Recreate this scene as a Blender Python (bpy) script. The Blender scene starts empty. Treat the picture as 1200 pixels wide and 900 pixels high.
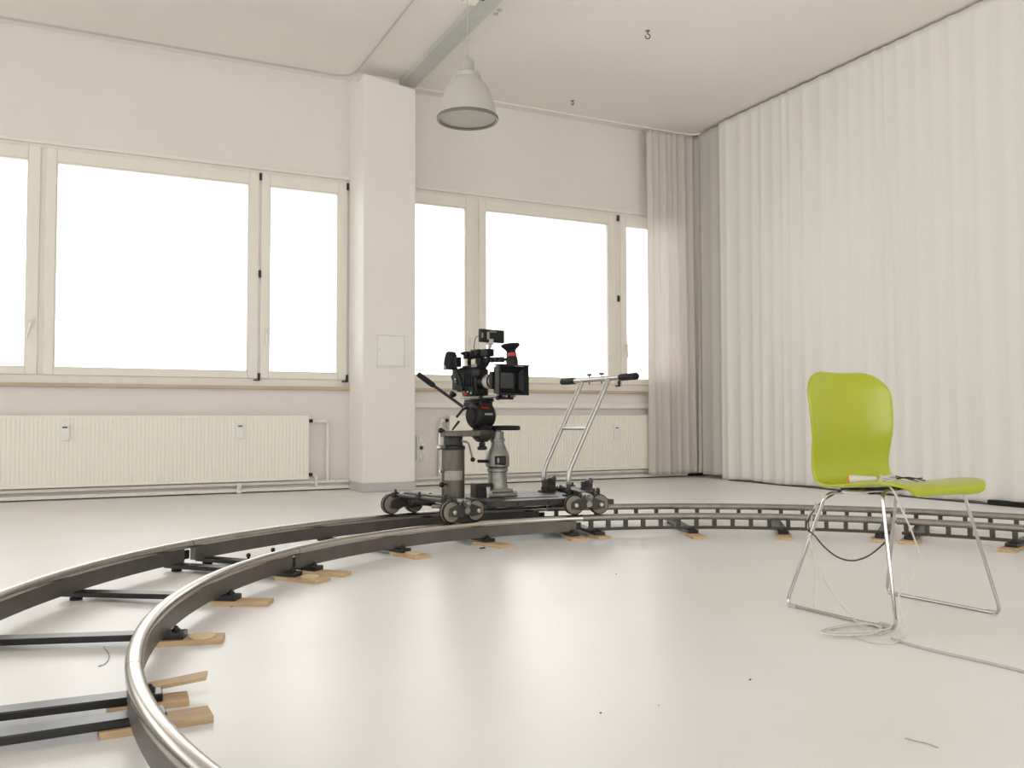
import bpy, bmesh, math, random
from mathutils import Vector, Matrix

scene = bpy.context.scene
COL = scene.collection
random.seed(7)

# ------------------------------------------------------------------ camera
F_PX = 1030.0
CAM_H = 0.70
_v1 = Vector((2700 - 600, 450 - 486, F_PX))
_v2 = Vector((93 - 600, 450 - 492, F_PX))
AX = _v1.normalized()
AY = (_v2 - AX * _v2.dot(AX)).normalized()
AZ = AX.cross(AY)
if AZ.y < 0:
    AZ = -AZ
CAM = Vector((0, 0, CAM_H))
def _w(d):
    return Vector((AX.dot(d), AY.dot(d), AZ.dot(d)))
cam_right, cam_up, cam_fwd = _w(Vector((1, 0, 0))), _w(Vector((0, 1, 0))), _w(Vector((0, 0, 1)))
cd = bpy.data.cameras.new('camera')
cd.sensor_fit = 'HORIZONTAL'
cd.sensor_width = 36.0
cd.lens = F_PX / 1200.0 * 36.0
cd.clip_start = 0.02
cam = bpy.data.objects.new('camera', cd)
COL.objects.link(cam)
m3 = Matrix((cam_right, cam_up, -cam_fwd)).transposed()
cam.matrix_world = Matrix.Translation(CAM) @ m3.to_4x4()
scene.camera = cam

def ray(px, py):
    return _w(Vector((px - 600, 450 - py, F_PX)))
def on_z(px, py, z=0.0):
    d = ray(px, py)
    return CAM + d * ((z - CAM_H) / d.z)
def on_y(px, py, y):
    d = ray(px, py)
    return CAM + d * (y / d.y)
def at_depth(px, py, dep):
    return CAM + ray(px, py) * (dep / F_PX)

# ------------------------------------------------------------------ room sizes
WY = 8.70        # window wall
RX = 7.12        # wall behind the long curtain
LX = -6.2        # left wall
BY = -3.4        # wall behind the camera
CZ = 4.156       # ceiling
WT = 0.12

# ------------------------------------------------------------------ light
world = bpy.data.worlds.new('overcast_sky')
scene.world = world
world.use_nodes = True
bg = world.node_tree.nodes['Background']
bg.inputs['Color'].default_value = (1.0, 0.985, 0.965, 1)
bg.inputs['Strength'].default_value = 1.0
scene.view_settings.view_transform = 'Standard'
scene.view_settings.look = 'None'
scene.view_settings.gamma = 1.0
scene.view_settings.use_curve_mapping = False
scene.view_settings.exposure = 2.0
scene.cycles.max_bounces = 12
scene.cycles.diffuse_bounces = 8
scene.cycles.transparent_max_bounces = 16
scene.cycles.use_denoising = True
scene.cycles.sample_clamp_indirect = 6.0

def portal(x0, x1, z0, z1, M):
    """daylight entering through an opening; M places the wall (outside is +y)"""
    l = bpy.data.lights.new('window_daylight', 'AREA')
    l.shape = 'RECTANGLE'
    l.size = x1 - x0
    l.size_y = z1 - z0
    l.cycles.is_portal = True
    o = bpy.data.objects.new('window_daylight', l)
    COL.objects.link(o)
    o.matrix_world = M @ Matrix.Translation(((x0 + x1) / 2, WT + 0.02, (z0 + z1) / 2)) @ Matrix.Rotation(math.radians(-90), 4, 'X')
    return o

# ------------------------------------------------------------------ materials
MATS = {}
def mk(name, col, rough=0.5, metal=0.0, var=0.0, vscale=6.0, bump=0.0, bscale=60.0, spec=0.5, stretch=None, coat=0.0):
    m = bpy.data.materials.new(name)
    m.use_nodes = True
    nt = m.node_tree
    b = nt.nodes['Principled BSDF']
    b.inputs['Base Color'].default_value = (*col, 1)
    b.inputs['Roughness'].default_value = rough
    b.inputs['Metallic'].default_value = metal
    b.inputs['Specular IOR Level'].default_value = spec
    b.inputs['Coat Weight'].default_value = coat
    b.inputs['Coat Roughness'].default_value = 0.08
    tc = nt.nodes.new('ShaderNodeTexCoord')
    src = tc.outputs['Object']
    if stretch:
        mp = nt.nodes.new('ShaderNodeMapping')
        mp.inputs['Scale'].default_value = stretch
        nt.links.new(src, mp.inputs['Vector'])
        src = mp.outputs['Vector']
    if var:
        n = nt.nodes.new('ShaderNodeTexNoise')
        n.inputs['Scale'].default_value = vscale
        n.inputs['Detail'].default_value = 5
        nt.links.new(src, n.inputs['Vector'])
        r = nt.nodes.new('ShaderNodeValToRGB')
        r.color_ramp.elements[0].position = 0.3
        r.color_ramp.elements[1].position = 0.7
        r.color_ramp.elements[0].color = (*[c * (1 - var) for c in col], 1)
        r.color_ramp.elements[1].color = (*[min(1, c * (1 + var)) for c in col], 1)
        nt.links.new(n.outputs['Fac'], r.inputs['Fac'])
        nt.links.new(r.outputs['Color'], b.inputs['Base Color'])
    if bump:
        n2 = nt.nodes.new('ShaderNodeTexNoise')
        n2.inputs['Scale'].default_value = bscale
        n2.inputs['Detail'].default_value = 3
        nt.links.new(src, n2.inputs['Vector'])
        bp = nt.nodes.new('ShaderNodeBump')
        bp.inputs['Strength'].default_value = bump
        bp.inputs['Distance'].default_value = 0.01
        nt.links.new(n2.outputs['Fac'], bp.inputs['Height'])
        nt.links.new(bp.outputs['Normal'], b.inputs['Normal'])
    MATS[name] = m
    return m

mk('wall_paint', (0.765, 0.73, 0.692), 0.75, var=0.02, vscale=1.5, bump=0.08, bscale=40)
mk('ceiling_paint', (0.83, 0.79, 0.74), 0.8, var=0.02, vscale=1.0, bump=0.05)
mk('column_paint', (0.795, 0.762, 0.727), 0.7, var=0.015, vscale=2)
mk('lino', (0.785, 0.772, 0.768), 0.33, var=0.03, vscale=1.6, bump=0.015, bscale=9, spec=0.5)
mk('lino_cove', (0.47, 0.47, 0.455), 0.4, var=0.03)
mk('beam_grey', (0.50, 0.505, 0.485), 0.55, var=0.03)
mk('window_paint', (0.80, 0.765, 0.70), 0.4, var=0.02)
mk('sill_wood', (0.52, 0.41, 0.29), 0.5, var=0.12, vscale=3, stretch=(0.5, 4, 4))
mk('white_plastic', (0.78, 0.77, 0.73), 0.35)
mk('radiator_enamel', (0.83, 0.79, 0.70), 0.35)
mk('pipe_paint', (0.78, 0.75, 0.68), 0.45, var=0.05, vscale=12)
mk('dark_metal', (0.022, 0.020, 0.019), 0.42, 0.3, var=0.15, vscale=20)
mk('black_plastic', (0.007, 0.007, 0.008), 0.42, spec=0.35)
mk('black_rubber', (0.009, 0.0085, 0.0085), 0.7, spec=0.3)
mk('camera_black', (0.006, 0.006, 0.007), 0.45, spec=0.3, var=0.2, vscale=40, bump=0.1, bscale=300)
mk('glass_black', (0.01, 0.01, 0.012), 0.06, spec=0.8)
mk('red_anodised', (0.42, 0.02, 0.03), 0.35)
mk('orange_plastic', (0.85, 0.20, 0.06), 0.4)
mk('chrome', (0.56, 0.55, 0.535), 0.10, 1.0)
mk('steel', (0.58, 0.56, 0.53), 0.28, 1.0, var=0.06, vscale=25)
mk('brushed_alu', (0.45, 0.435, 0.41), 0.34, 1.0, var=0.08, vscale=40)
mk('cast_alu', (0.27, 0.258, 0.24), 0.45, 0.85, var=0.15, vscale=22, bump=0.1, bscale=90)
mk('rail_head', (0.50, 0.475, 0.44), 0.25, 1.0, var=0.07, vscale=14)
mk('rail_web', (0.13, 0.117, 0.107), 0.42, 0.5, var=0.12, vscale=10)
mk('ladder_tube', (0.30, 0.28, 0.255), 0.4, 0.75, var=0.12, vscale=25)
mk('ladder_post', (0.07, 0.064, 0.057), 0.45, 0.6, var=0.12, vscale=25)
mk('sleeper_black', (0.010, 0.009, 0.010), 0.30, 0.0, var=0.2, vscale=15)
mk('plywood', (0.53, 0.37, 0.215), 0.6, var=0.14, vscale=8, stretch=(1.2, 9, 9))
mk('plywood_pale', (0.62, 0.45, 0.27), 0.6, var=0.10, vscale=8, stretch=(1.2, 9, 9))
mk('cork', (0.66, 0.55, 0.36), 0.7, var=0.08, vscale=40)
mk('lift_bronze', (0.135, 0.122, 0.104), 0.42, 0.75, var=0.15, vscale=9, stretch=(6, 6, 1))
mk('dolly_paint', (0.042, 0.038, 0.034), 0.48, 0.2, var=0.18, vscale=16)
mk('wheel_tyre', (0.22, 0.19, 0.15), 0.55, 0.1, var=0.1, vscale=30)
mk('label_foil', (0.33, 0.315, 0.295), 0.3, 0.4, var=0.12, vscale=50)
mk('chair_green', (0.39, 0.43, 0.010), 0.33, var=0.03, vscale=3, coat=0.22)
mk('cable_white', (0.60, 0.58, 0.52), 0.45)
mk('cable_grey', (0.46, 0.44, 0.41), 0.5)
mk('cable_black', (0.035, 0.03, 0.03), 0.5)
mk('lamp_body', (0.46, 0.447, 0.42), 0.38, 0.15)
mk('lamp_rim', (0.16, 0.15, 0.135), 0.5, 0.0)
mk('straw', (0.42, 0.34, 0.25), 0.7)

def mk_pane():
    m = bpy.data.materials.new('window_glass')
    m.use_nodes = True
    nt = m.node_tree
    nt.nodes.clear()
    out = nt.nodes.new('ShaderNodeOutputMaterial')
    mix = nt.nodes.new('ShaderNodeMixShader')
    tr = nt.nodes.new('ShaderNodeBsdfTransparent')
    gl = nt.nodes.new('ShaderNodeBsdfGlossy')
    fr = nt.nodes.new('ShaderNodeFresnel')
    fr.inputs['IOR'].default_value = 1.45
    gl.inputs['Roughness'].default_value = 0.0
    tr.inputs['Color'].default_value = (0.97, 0.98, 0.975, 1)
    nt.links.new(fr.outputs[0], mix.inputs[0])
    nt.links.new(tr.outputs[0], mix.inputs[1])
    nt.links.new(gl.outputs[0], mix.inputs[2])
    nt.links.new(mix.outputs[0], out.inputs[0])
    MATS['window_glass'] = m
mk_pane()

def mk_fabric(name, col, trans, clear):
    m = bpy.data.materials.new(name)
    m.use_nodes = True
    nt = m.node_tree
    nt.nodes.clear()
    out = nt.nodes.new('ShaderNodeOutputMaterial')
    d = nt.nodes.new('ShaderNodeBsdfDiffuse')
    t = nt.nodes.new('ShaderNodeBsdfTranslucent')
    c = nt.nodes.new('ShaderNodeBsdfTransparent')
    m1 = nt.nodes.new('ShaderNodeMixShader')
    m2 = nt.nodes.new('ShaderNodeMixShader')
    tc = nt.nodes.new('ShaderNodeTexCoord')
    n = nt.nodes.new('ShaderNodeTexNoise')
    mp = nt.nodes.new('ShaderNodeMapping')
    mp.inputs['Scale'].default_value = (40, 40, 1.0)
    n.inputs['Scale'].default_value = 1.0
    r = nt.nodes.new('ShaderNodeValToRGB')
    r.color_ramp.elements[0].color = (*[v * 0.95 for v in col], 1)
    r.color_ramp.elements[1].color = (*col, 1)
    nt.links.new(tc.outputs['Object'], mp.inputs[0])
    nt.links.new(mp.outputs[0], n.inputs['Vector'])
    nt.links.new(n.outputs['Fac'], r.inputs['Fac'])
    nt.links.new(r.outputs[0], d.inputs['Color'])
    nt.links.new(r.outputs[0], t.inputs['Color'])
    m1.inputs[0].default_value = trans
    m2.inputs[0].default_value = clear
    nt.links.new(d.outputs[0], m1.inputs[1])
    nt.links.new(t.outputs[0], m1.inputs[2])
    nt.links.new(m1.outputs[0], m2.inputs[1])
    nt.links.new(c.outputs[0], m2.inputs[2])
    nt.links.new(m2.outputs[0], out.inputs[0])
    MATS[name] = m
mk_fabric('curtain_white', (0.93, 0.905, 0.875), 0.14, 0.0)
mk_fabric('curtain_sheer', (0.84, 0.80, 0.765), 0.36, 0.06)
mk_fabric('curtain_strip', (0.72, 0.69, 0.65), 0.2, 0.0)
mk_fabric('lamp_frosted', (0.76, 0.735, 0.69), 0.40, 0.05)

# ------------------------------------------------------------------ mesh helpers
ORIGIN = {}
def frame_of(d):
    d = Vector(d).normalized()
    a = Vector((0, 0, 1)) if abs(d.z) < 0.9 else Vector((1, 0, 0))
    u = a.cross(d).normalized()
    return u, d.cross(u).normalized(), d

class MB:
    def __init__(self, M=None):
        self.v, self.f, self.M = [], [], M
    def add(self, vs, fs):
        o = len(self.v)
        for p in vs:
            p = Vector(p)
            self.v.append(self.M @ p if self.M else p)
        self.f += [[i + o for i in q] for q in fs]
        return self
    def box(self, x0, x1, y0, y1, z0, z1):
        vs = [(x, y, z) for z in (z0, z1) for y in (y0, y1) for x in (x0, x1)]
        return self.add(vs, [(0, 2, 3, 1), (4, 5, 7, 6), (0, 1, 5, 4), (2, 6, 7, 3), (0, 4, 6, 2), (1, 3, 7, 5)])
    def obox(self, c, ax, size):
        """box centred on c with axes ax (three vectors) and full sizes"""
        c = Vector(c)
        e = [Vector(a).normalized() * (s / 2) for a, s in zip(ax, size)]
        vs = [c + e[0] * i + e[1] * j + e[2] * k for k in (-1, 1) for j in (-1, 1) for i in (-1, 1)]
        return self.add(vs, [(0, 2, 3, 1), (4, 5, 7, 6), (0, 1, 5, 4), (2, 6, 7, 3), (0, 4, 6, 2), (1, 3, 7, 5)])
    def lathe(self, prof, c=(0, 0, 0), axis=(0, 0, 1), n=20, capped=True):
        u, w, d = frame_of(axis)
        c = Vector(c)
        vs, fs = [], []
        for r, h in prof:
            for k in range(n):
                a = 2 * math.pi * k / n
                vs.append(c + d * h + (u * math.cos(a) + w * math.sin(a)) * r)
        for i in range(len(prof) - 1):
            for k in range(n):
                k2 = (k + 1) % n
                fs.append((i * n + k, i * n + k2, (i + 1) * n + k2, (i + 1) * n + k))
        if capped:
            fs.append(tuple(range(n))[::-1])
            fs.append(tuple((len(prof) - 1) * n + k for k in range(n)))
        return self.add(vs, fs)
    def cyl(self, p0, p1, r, r1=None, n=14):
        p0, p1 = Vector(p0), Vector(p1)
        return self.lathe([(r, 0), (r if r1 is None else r1, (p1 - p0).length)], p0, p1 - p0, n)
    def ball(self, c, r, n=14, sq=(1, 1, 1), m=8):
        vs, fs = [], []
        c = Vector(c)
        prof = [(max(1e-4, math.sin(math.pi * i / m)), -math.cos(math.pi * i / m)) for i in range(m + 1)]
        for a, h in prof:
            for k in range(n):
                t = 2 * math.pi * k / n
                vs.append(c + Vector((r * sq[0] * a * math.cos(t), r * sq[1] * a * math.sin(t), r * sq[2] * h)))
        for i in range(m):
            for k in range(n):
                k2 = (k + 1) % n
                fs.append((i * n + k, i * n + k2, (i + 1) * n + k2, (i + 1) * n + k))
        return self.add(vs, fs)
    def sweep(self, pts, section, closed=False, up=None, caps=True):
        """section: list of (a,b) in the frame (side, up) carried along pts"""
        pts = [Vector(p) for p in pts]
        n, ns = len(pts), len(section)
        vs, fs = [], []
        pu = None
        for i, p in enumerate(pts):
            if closed:
                t = (pts[(i + 1) % n] - pts[i - 1]).normalized()
            else:
                t = (pts[min(i + 1, n - 1)] - pts[max(i - 1, 0)]).normalized()
            if up is not None:
                s = t.cross(Vector(up)).normalized()
                w = s.cross(t).normalized()
            else:
                if pu is None:
                    s, w, _ = frame_of(t)
                else:
                    w = (pu - t * pu.dot(t)).normalized()
                    s = t.cross(w).normalized()
                pu = w
            for a, b in section:
                vs.append(p + s * a + w * b)
        m = n if closed else n - 1
        for i in range(m):
            j = (i + 1) % n
            for k in range(ns):
                k2 = (k + 1) % ns
                fs.append((i * ns + k, i * ns + k2, j * ns + k2, j * ns + k))
        if caps and not closed:
            fs.append(tuple(range(ns))[::-1])
            fs.append(tuple((n - 1) * ns + k for k in range(ns)))
        return self.add(vs, fs)
    def tube(self, pts, r, n=8, closed=False):
        return self.sweep(pts, [(r * math.cos(2 * math.pi * k / n), r * math.sin(2 * math.pi * k / n)) for k in range(n)], closed)
    def prism(self, poly, o, ex, ey, ez, h):
        """polygon (a,b) in axes ex,ey at o, extruded along ez by h"""
        o, ex, ey, ez = Vector(o), Vector(ex), Vector(ey), Vector(ez)
        n = len(poly)
        vs = [o + ex * a + ey * b for a, b in poly] + [o + ex * a + ey * b + ez * h for a, b in poly]
        fs = [tuple(range(n))[::-1], tuple(range(n, 2 * n))] + [(k, (k + 1) % n, n + (k + 1) % n, n + k) for k in range(n)]
        return self.add(vs, fs)
    def build(self, name, mat, parent=None, bevel=0.0, angle=35, solid=True):
        if parent is not None:
            org = ORIGIN[parent]
        else:
            xs, ys, zs = zip(*self.v)
            org = Vector(((min(xs) + max(xs)) / 2, (min(ys) + max(ys)) / 2, min(zs)))
        me = bpy.data.meshes.new(name)
        me.from_pydata([p - org for p in self.v], [], self.f)
        if solid:
            bm = bmesh.new()
            bm.from_mesh(me)
            bmesh.ops.recalc_face_normals(bm, faces=bm.faces)
            bm.to_mesh(me)
            bm.free()
        me.polygons.foreach_set('use_smooth', [True] * len(me.polygons))
        me.set_sharp_from_angle(angle=math.radians(angle))
        me.materials.append(MATS[mat])
        o = bpy.data.objects.new(name, me)
        COL.objects.link(o)
        if parent is None:
            o.location = org
        else:
            o.parent = parent
        ORIGIN[o] = org
        if bevel:
            b = o.modifiers.new('edge', 'BEVEL')
            b.width = bevel
            b.segments = 2
            b.limit_method = 'ANGLE'
            b.angle_limit = math.radians(40)
        return o

def tag(o, label=None, cat=None, group=None, kind=None):
    if label: o['label'] = label
    if cat: o['category'] = cat
    if group: o['group'] = group
    if kind: o['kind'] = kind
    return o
def thing(name, loc, label, cat, group=None, kind=None):
    o = bpy.data.objects.new(name, None)
    o.empty_display_size = 0.1
    COL.objects.link(o)
    o.location = loc
    ORIGIN[o] = Vector(loc)
    return tag(o, label, cat, group, kind)

def smooth_path(pts, per=6):
    """Catmull-Rom through pts"""
    P = [Vector(p) for p in pts]
    out = []
    for i in range(len(P) - 1):
        a, b, c, d = P[max(i - 1, 0)], P[i], P[i + 1], P[min(i + 2, len(P) - 1)]
        for k in range(per):
            t = k / per
            out.append(0.5 * ((2 * b) + (c - a) * t + (2 * a - 5 * b + 4 * c - d) * t * t + (3 * b - a - 3 * c + d) * t ** 3))
    out.append(P[-1])
    return out
def rounded(pts, r, per=5):
    """polyline with its inner corners rounded"""
    P = [Vector(p) for p in pts]
    out = [P[0]]
    for i in range(1, len(P) - 1):
        a, b, c = P[i - 1], P[i], P[i + 1]
        la, lc = (a - b).length, (c - b).length
        q = min(r, la * 0.45, lc * 0.45)
        s, e = b + (a - b).normalized() * q, b + (c - b).normalized() * q
        for k in range(per + 1):
            t = k / per
            out.append(s * (1 - t) ** 2 + b * 2 * t * (1 - t) + e * t * t)
    out.append(P[-1])
    return out

# =================================================================== STRUCTURE
def wx(px, py=330):
    return on_y(px, py, WY).x
K = 8.7 / 8.9
def zz(z):            # heights first read on a wall at 8.9 m
    return CAM_H + (z - CAM_H) * K
OPEN_Z0, OPEN_Z1 = zz(1.03), zz(3.20)

SASH1 = [(-1.33 * K, -0.356 * K), (-0.309 * K, 1.568 * K), (1.593 * K, 2.467 * K)]
SASH2 = [(3.02 * K, 3.907 * K), (3.969 * K, 5.769 * K), (5.842 * K, 6.72 * K)]
SHIFT0 = -4.62
SASH0 = [(a + SHIFT0, b + SHIFT0) for a, b in SASH1]
OPENS = [(s[0][0] - 0.03, s[2][1] + 0.03) for s in (SASH0, SASH1, SASH2)]

tag(MB().box(LX - WT, RX + WT, BY - WT, WY + WT, -0.15, 0).build('floor', 'lino'),
    'light grey glossy linoleum floor', 'floor', kind='structure')
tag(MB().box(LX - WT, RX + WT, BY - WT, WY + WT, CZ, CZ + 0.2).build('ceiling', 'ceiling_paint'),
    'plain off-white painted ceiling', 'ceiling', kind='structure')

M_FRONT = Matrix.Translation((0, WY, 0))
M_BACK = Matrix.Translation((0, BY, 0)) @ Matrix.Rotation(math.pi, 4, 'Z')
M_RIGHT = Matrix.Translation((RX, 0, 0)) @ Matrix.Rotation(-math.pi / 2, 4, 'Z')
def wall_with_openings(name, xa, xb, opens, z0, z1, M):
    m = MB(M)
    m.box(xa, xb, 0, WT, 0, z0)
    m.box(xa, xb, 0, WT, z1, CZ)
    xs = [xa] + [v for o in opens for v in o] + [xb]
    for i in range(0, len(xs), 2):
        if xs[i + 1] - xs[i] > 1e-3:
            m.box(xs[i], xs[i + 1], 0, WT, z0, z1)
    return m.build(name, 'wall_paint')
tag(wall_with_openings('wall_front', LX, RX, OPENS, OPEN_Z0, OPEN_Z1, M_FRONT),
    'white plastered wall with the ribbon windows', 'wall', kind='structure')
BZ0, BZ1 = 0.45, 3.95
BACK_ADDED_OPENS = [(-6.9, -2.75), (-2.45, 1.7), (2.0, 6.0)]  # unseen windows behind the camera, added as frontal light
RIGHT_ADDED_OPENS = [(-4.1, -0.4), (-0.1, 3.2)]      # along -Y, windows added behind the curtain to brighten the room
RZ0, RZ1 = 0.9, 3.6
M_LEFT = Matrix.Translation((LX, 0, 0)) @ Matrix.Rotation(math.pi / 2, 4, 'Z')
LEFT_ADDED_OPENS = [(-3.1, 0.6), (0.9, 4.6), (4.9, 8.4)]  # unseen left-wall windows, added to raise the light inside
tag(wall_with_openings('wall_back', -RX, -LX, BACK_ADDED_OPENS, BZ0, BZ1, M_BACK),
    'white wall with tall windows added for light opposite the ribbon windows', 'wall', kind='structure')
tag(wall_with_openings('wall_right', -WY, -BY, RIGHT_ADDED_OPENS, RZ0, RZ1, M_RIGHT),
    'white wall with windows added for light behind the long curtain', 'wall', kind='structure')
tag(wall_with_openings('wall_left', BY, WY, LEFT_ADDED_OPENS, BZ0, BZ1, M_LEFT),
    'white wall with tall windows added for light opposite the curtain', 'wall', kind='structure')

def rect_frame(m, x0, x1, z0, z1, y0, y1, wl, wr, wb, wt):
    m.box(x0, x0 + wl, y0, y1, z0, z1)
    m.box(x1 - wr, x1, y0, y1, z0, z1)
    m.box(x0 + wl, x1 - wr, y0, y1, z0, z0 + wb)
    m.box(x0 + wl, x1 - wr, y0, y1, z1 - wt, z1)
    return m

def window(idx, sashes, label, handles, z0=OPEN_Z0, z1=OPEN_Z1, M=M_FRONT):
    y = 0.0
    xa, xb = sashes[0][0] - 0.03, sashes[-1][1] + 0.03
    root = thing('window_%d' % idx, M @ Vector(((xa + xb) / 2, y, z0)), label, 'window', kind='structure')
    def Y(a, b):
        return (y + a, y + b)
    fr = MB(M)
    ya, yb = Y(0.025, 0.115)
    rect_frame(fr, xa, xb, z0, z1, ya, yb, 0.03, 0.03, 0.075, 0.04)
    for i in range(len(sashes) - 1):
        fr.box(sashes[i][1], sashes[i + 1][0], ya, yb, z0 + 0.075, z1 - 0.04)
    fr.build('frame', 'window_paint', root, bevel=0.004)
    for i, (a, b) in enumerate(sashes):
        m = MB(M)
        sa, sb = Y(0.005, 0.085)
        sz0, sz1 = z0 + 0.075, z1 - 0.04
        rect_frame(m, a - 0.002, b + 0.002, sz0 - 0.002, sz1 + 0.002, sa, sb, 0.083, 0.095, 0.066, 0.115)
        sash = m.build('sash', 'window_paint', root, bevel=0.006)
        g = MB(M)
        ga, gb = Y(0.050, 0.056)
        g.box(a + 0.08, b - 0.09, ga, gb, sz0 + 0.06, sz1 - 0.11)
        g.build('pane', 'window_glass', sash)
        bead = MB(M)
        ba, bb = Y(-0.001, 0.02)
        rect_frame(bead, a + 0.079, b - 0.091, sz0 + 0.062, sz1 - 0.111, sa + 0.012, sb, 0.012, 0.012, 0.012, 0.012)
        bead.build('glazing_bead', 'window_paint', sash, bevel=0.003)
        if handles[i]:
            hx = b - 0.05 if handles[i] > 0 else a + 0.05
            hz = z0 + 0.52
            h = MB(M)
            h.box(hx - 0.016, hx + 0.016, sa - 0.012, sa, hz - 0.04, hz + 0.05)
            h.cyl((hx, sa - 0.05, hz + 0.02), (hx, sa - 0.005, hz + 0.02), 0.009)
            h.tube(rounded([(hx, sa - 0.048, hz + 0.028), (hx - 0.004, sa - 0.052, hz - 0.02), (hx - 0.03 * (1 if handles[i] > 0 else -0.2), sa - 0.052, hz - 0.13)], 0.02), 0.011)
            h.build('handle', 'white_plastic', sash)
    # small metal fittings where the sashes meet
    for i in (1, 2):
        bx = sashes[i][1] if i == 2 else (sashes[1][1] + sashes[2][0]) / 2
        for hz in ((z0 + 0.09, z1 - 0.075, (z0 + z1) / 2 + 0.03) if i == 1 else (z0 + 0.09, z1 - 0.075)):
            hm = MB(M)
            ha, hb = Y(-0.006, 0.012)
            hm.box(bx - 0.011, bx + 0.011, ha, hb, hz - 0.035, hz + 0.035)
            if hz < z0 + 0.2:
                hm.box(bx - 0.05, bx + 0.011, ha, hb, hz - 0.038, hz - 0.025)
            hm.build('hinge', 'dark_metal', root, bevel=0.002)
    sl = MB(M)
    ya, yb = Y(-0.045, 0.03)
    sl.box(xa - 0.005, xb + 0.005, ya, yb, z0 - 0.032, z0 + 0.001)
    sl.build('window_sill', 'sill_wood', root, bevel=0.004)
    ld = MB(M)
    ya, yb = Y(-0.012, 0.03)
    ld.box(xa, xb, ya, yb, z1 - 0.008, z1 + 0.022)
    ld.build('lintel_strip', 'window_paint', root, bevel=0.004)
    return root

window(1, SASH1, 'white three-sash ribbon window above the long radiator left of the pillar', (1, 0, -1))
window(2, SASH2, 'white three-sash ribbon window behind the camera dolly beside the sheer curtain', (1, 0, -1))
window(3, SASH0, 'unseen white three-sash ribbon window added for light further along the same wall', (1, 0, -1))  # out of view, added to let in more daylight
def tall(i, a, b, M, label, z0=BZ0, z1=BZ1):
    w = (b - a - 0.06)
    ss = [(a + 0.03, a + 0.03 + w * 0.25), (a + 0.05 + w * 0.25, a + 0.03 + w * 0.74), (a + 0.05 + w * 0.74, b - 0.03)]
    window(i, ss, label, (1, 0, -1), z0, z1, M)
    portal(a, b, z0, z1, M)
for i, (a, b) in enumerate(BACK_ADDED_OPENS):
    tall(4 + i, a, b, M_BACK, 'unseen tall white three-sash window added for light in the wall opposite the ribbon windows')
for i, (a, b) in enumerate(RIGHT_ADDED_OPENS):
    tall(7 + i, a, b, M_RIGHT, 'white three-sash window added for light, hidden behind the long white curtain', RZ0, RZ1)
for i, (a, b) in enumerate(LEFT_ADDED_OPENS):
    tall(9 + i, a, b, M_LEFT, 'unseen tall white three-sash window added for light in the wall opposite the curtain')
for a, b in OPENS:
    portal(a, b, OPEN_Z0, OPEN_Z1, M_FRONT)

# ---- pillar between the windows
PX0, PX1, PY = 2.43, 2.962, 8.20
pil = thing('wall_pillar', ((PX0 + PX1) / 2, PY + 0.25, 0), 'white square pillar between the two windows with grey base', 'pillar', kind='structure')
m = MB()
zl, zr = 4.066, 3.992
vs = [(PX0, PY, 0.085), (PX1, PY, 0.085), (PX1, WY, 0.085), (PX0, WY, 0.085), (PX0, PY, zl), (PX1, PY, zr), (PX1, WY, zr), (PX0, WY, zl)]
m.add(vs, [(0, 3, 2, 1), (4, 5, 6, 7), (0, 1, 5, 4), (2, 3, 7, 6), (1, 2, 6, 5), (3, 0, 4, 7)])
m.build('shaft', 'column_paint', pil, bevel=0.008)
MB().box(PX0 + 0.001, PX1 - 0.001, 8.44, WY, 3.90, CZ).build('shaft_head', 'column_paint', pil)
MB().box(PX0 - 0.004, PX1 + 0.004, PY - 0.004, WY, 0, 0.088).build('base_cove', 'lino_cove', pil, bevel=0.006)

# grey ceiling beam
tag(MB().box(2.868, 3.035, BY, 8.44, 4.10, CZ + 0.01).build('trim_1', 'beam_grey', bevel=0.004),
    'long grey ceiling batten running from the pillar top', 'beam', kind='structure')
# floor edging under windows
tag(MB().box(LX, PX0, WY - 0.012, WY, 0, 0.03).build('baseboard_front', 'dark_metal'), 'thin dark floor edging under the radiators', 'baseboard', kind='structure')
tag(MB().box(PX1, RX, WY - 0.012, WY, 0, 0.03).build('baseboard_front', 'dark_metal'), 'thin dark floor edging under the radiators', 'baseboard', kind='structure')

# =================================================================== TRACK OF RAILS
RC = Vector((2.38, 2.27))
RI, RO = 2.3285, 2.927
HARM = [0.0028, -0.1159, -0.0572, -0.0173, 0.0114, 0.0024]
def dev(t):
    return sum(HARM[2 * n - 2] * math.cos(n * t) + HARM[2 * n - 1] * math.sin(n * t) for n in (1, 2, 3))
def rail_pt(deg, which, z, off=0.0):
    t = math.radians(deg)
    r = (RI if which == 0 else RO) + dev(t) + off
    return Vector((RC.x + r * math.cos(t), RC.y + r * math.sin(t), z))
Z_BOARD, Z_SLEEP, Z_HEAD, R_HEAD = 0.016, 0.036, 0.112, 0.020
head_sec = [(-0.013, -0.016), (-0.020, -0.010), (-0.021, 0.002), (-0.017, 0.013), (-0.009, 0.019), (0, 0.021), (0.009, 0.019), (0.017, 0.013), (0.021, 0.002), (0.020, -0.010), (0.013, -0.016)]
web_sec = [(-0.015, 0.0), (0.015, 0.0), (0.015, 0.064), (-0.015, 0.064)]

def arc(a0, a1, which, z, off=0.0, step=1.5):
    n = max(2, int(abs(a1 - a0) / step) + 1)
    return [rail_pt(a0 + (a1 - a0) * i / (n - 1), which, z, off) for i in range(n)]

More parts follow.
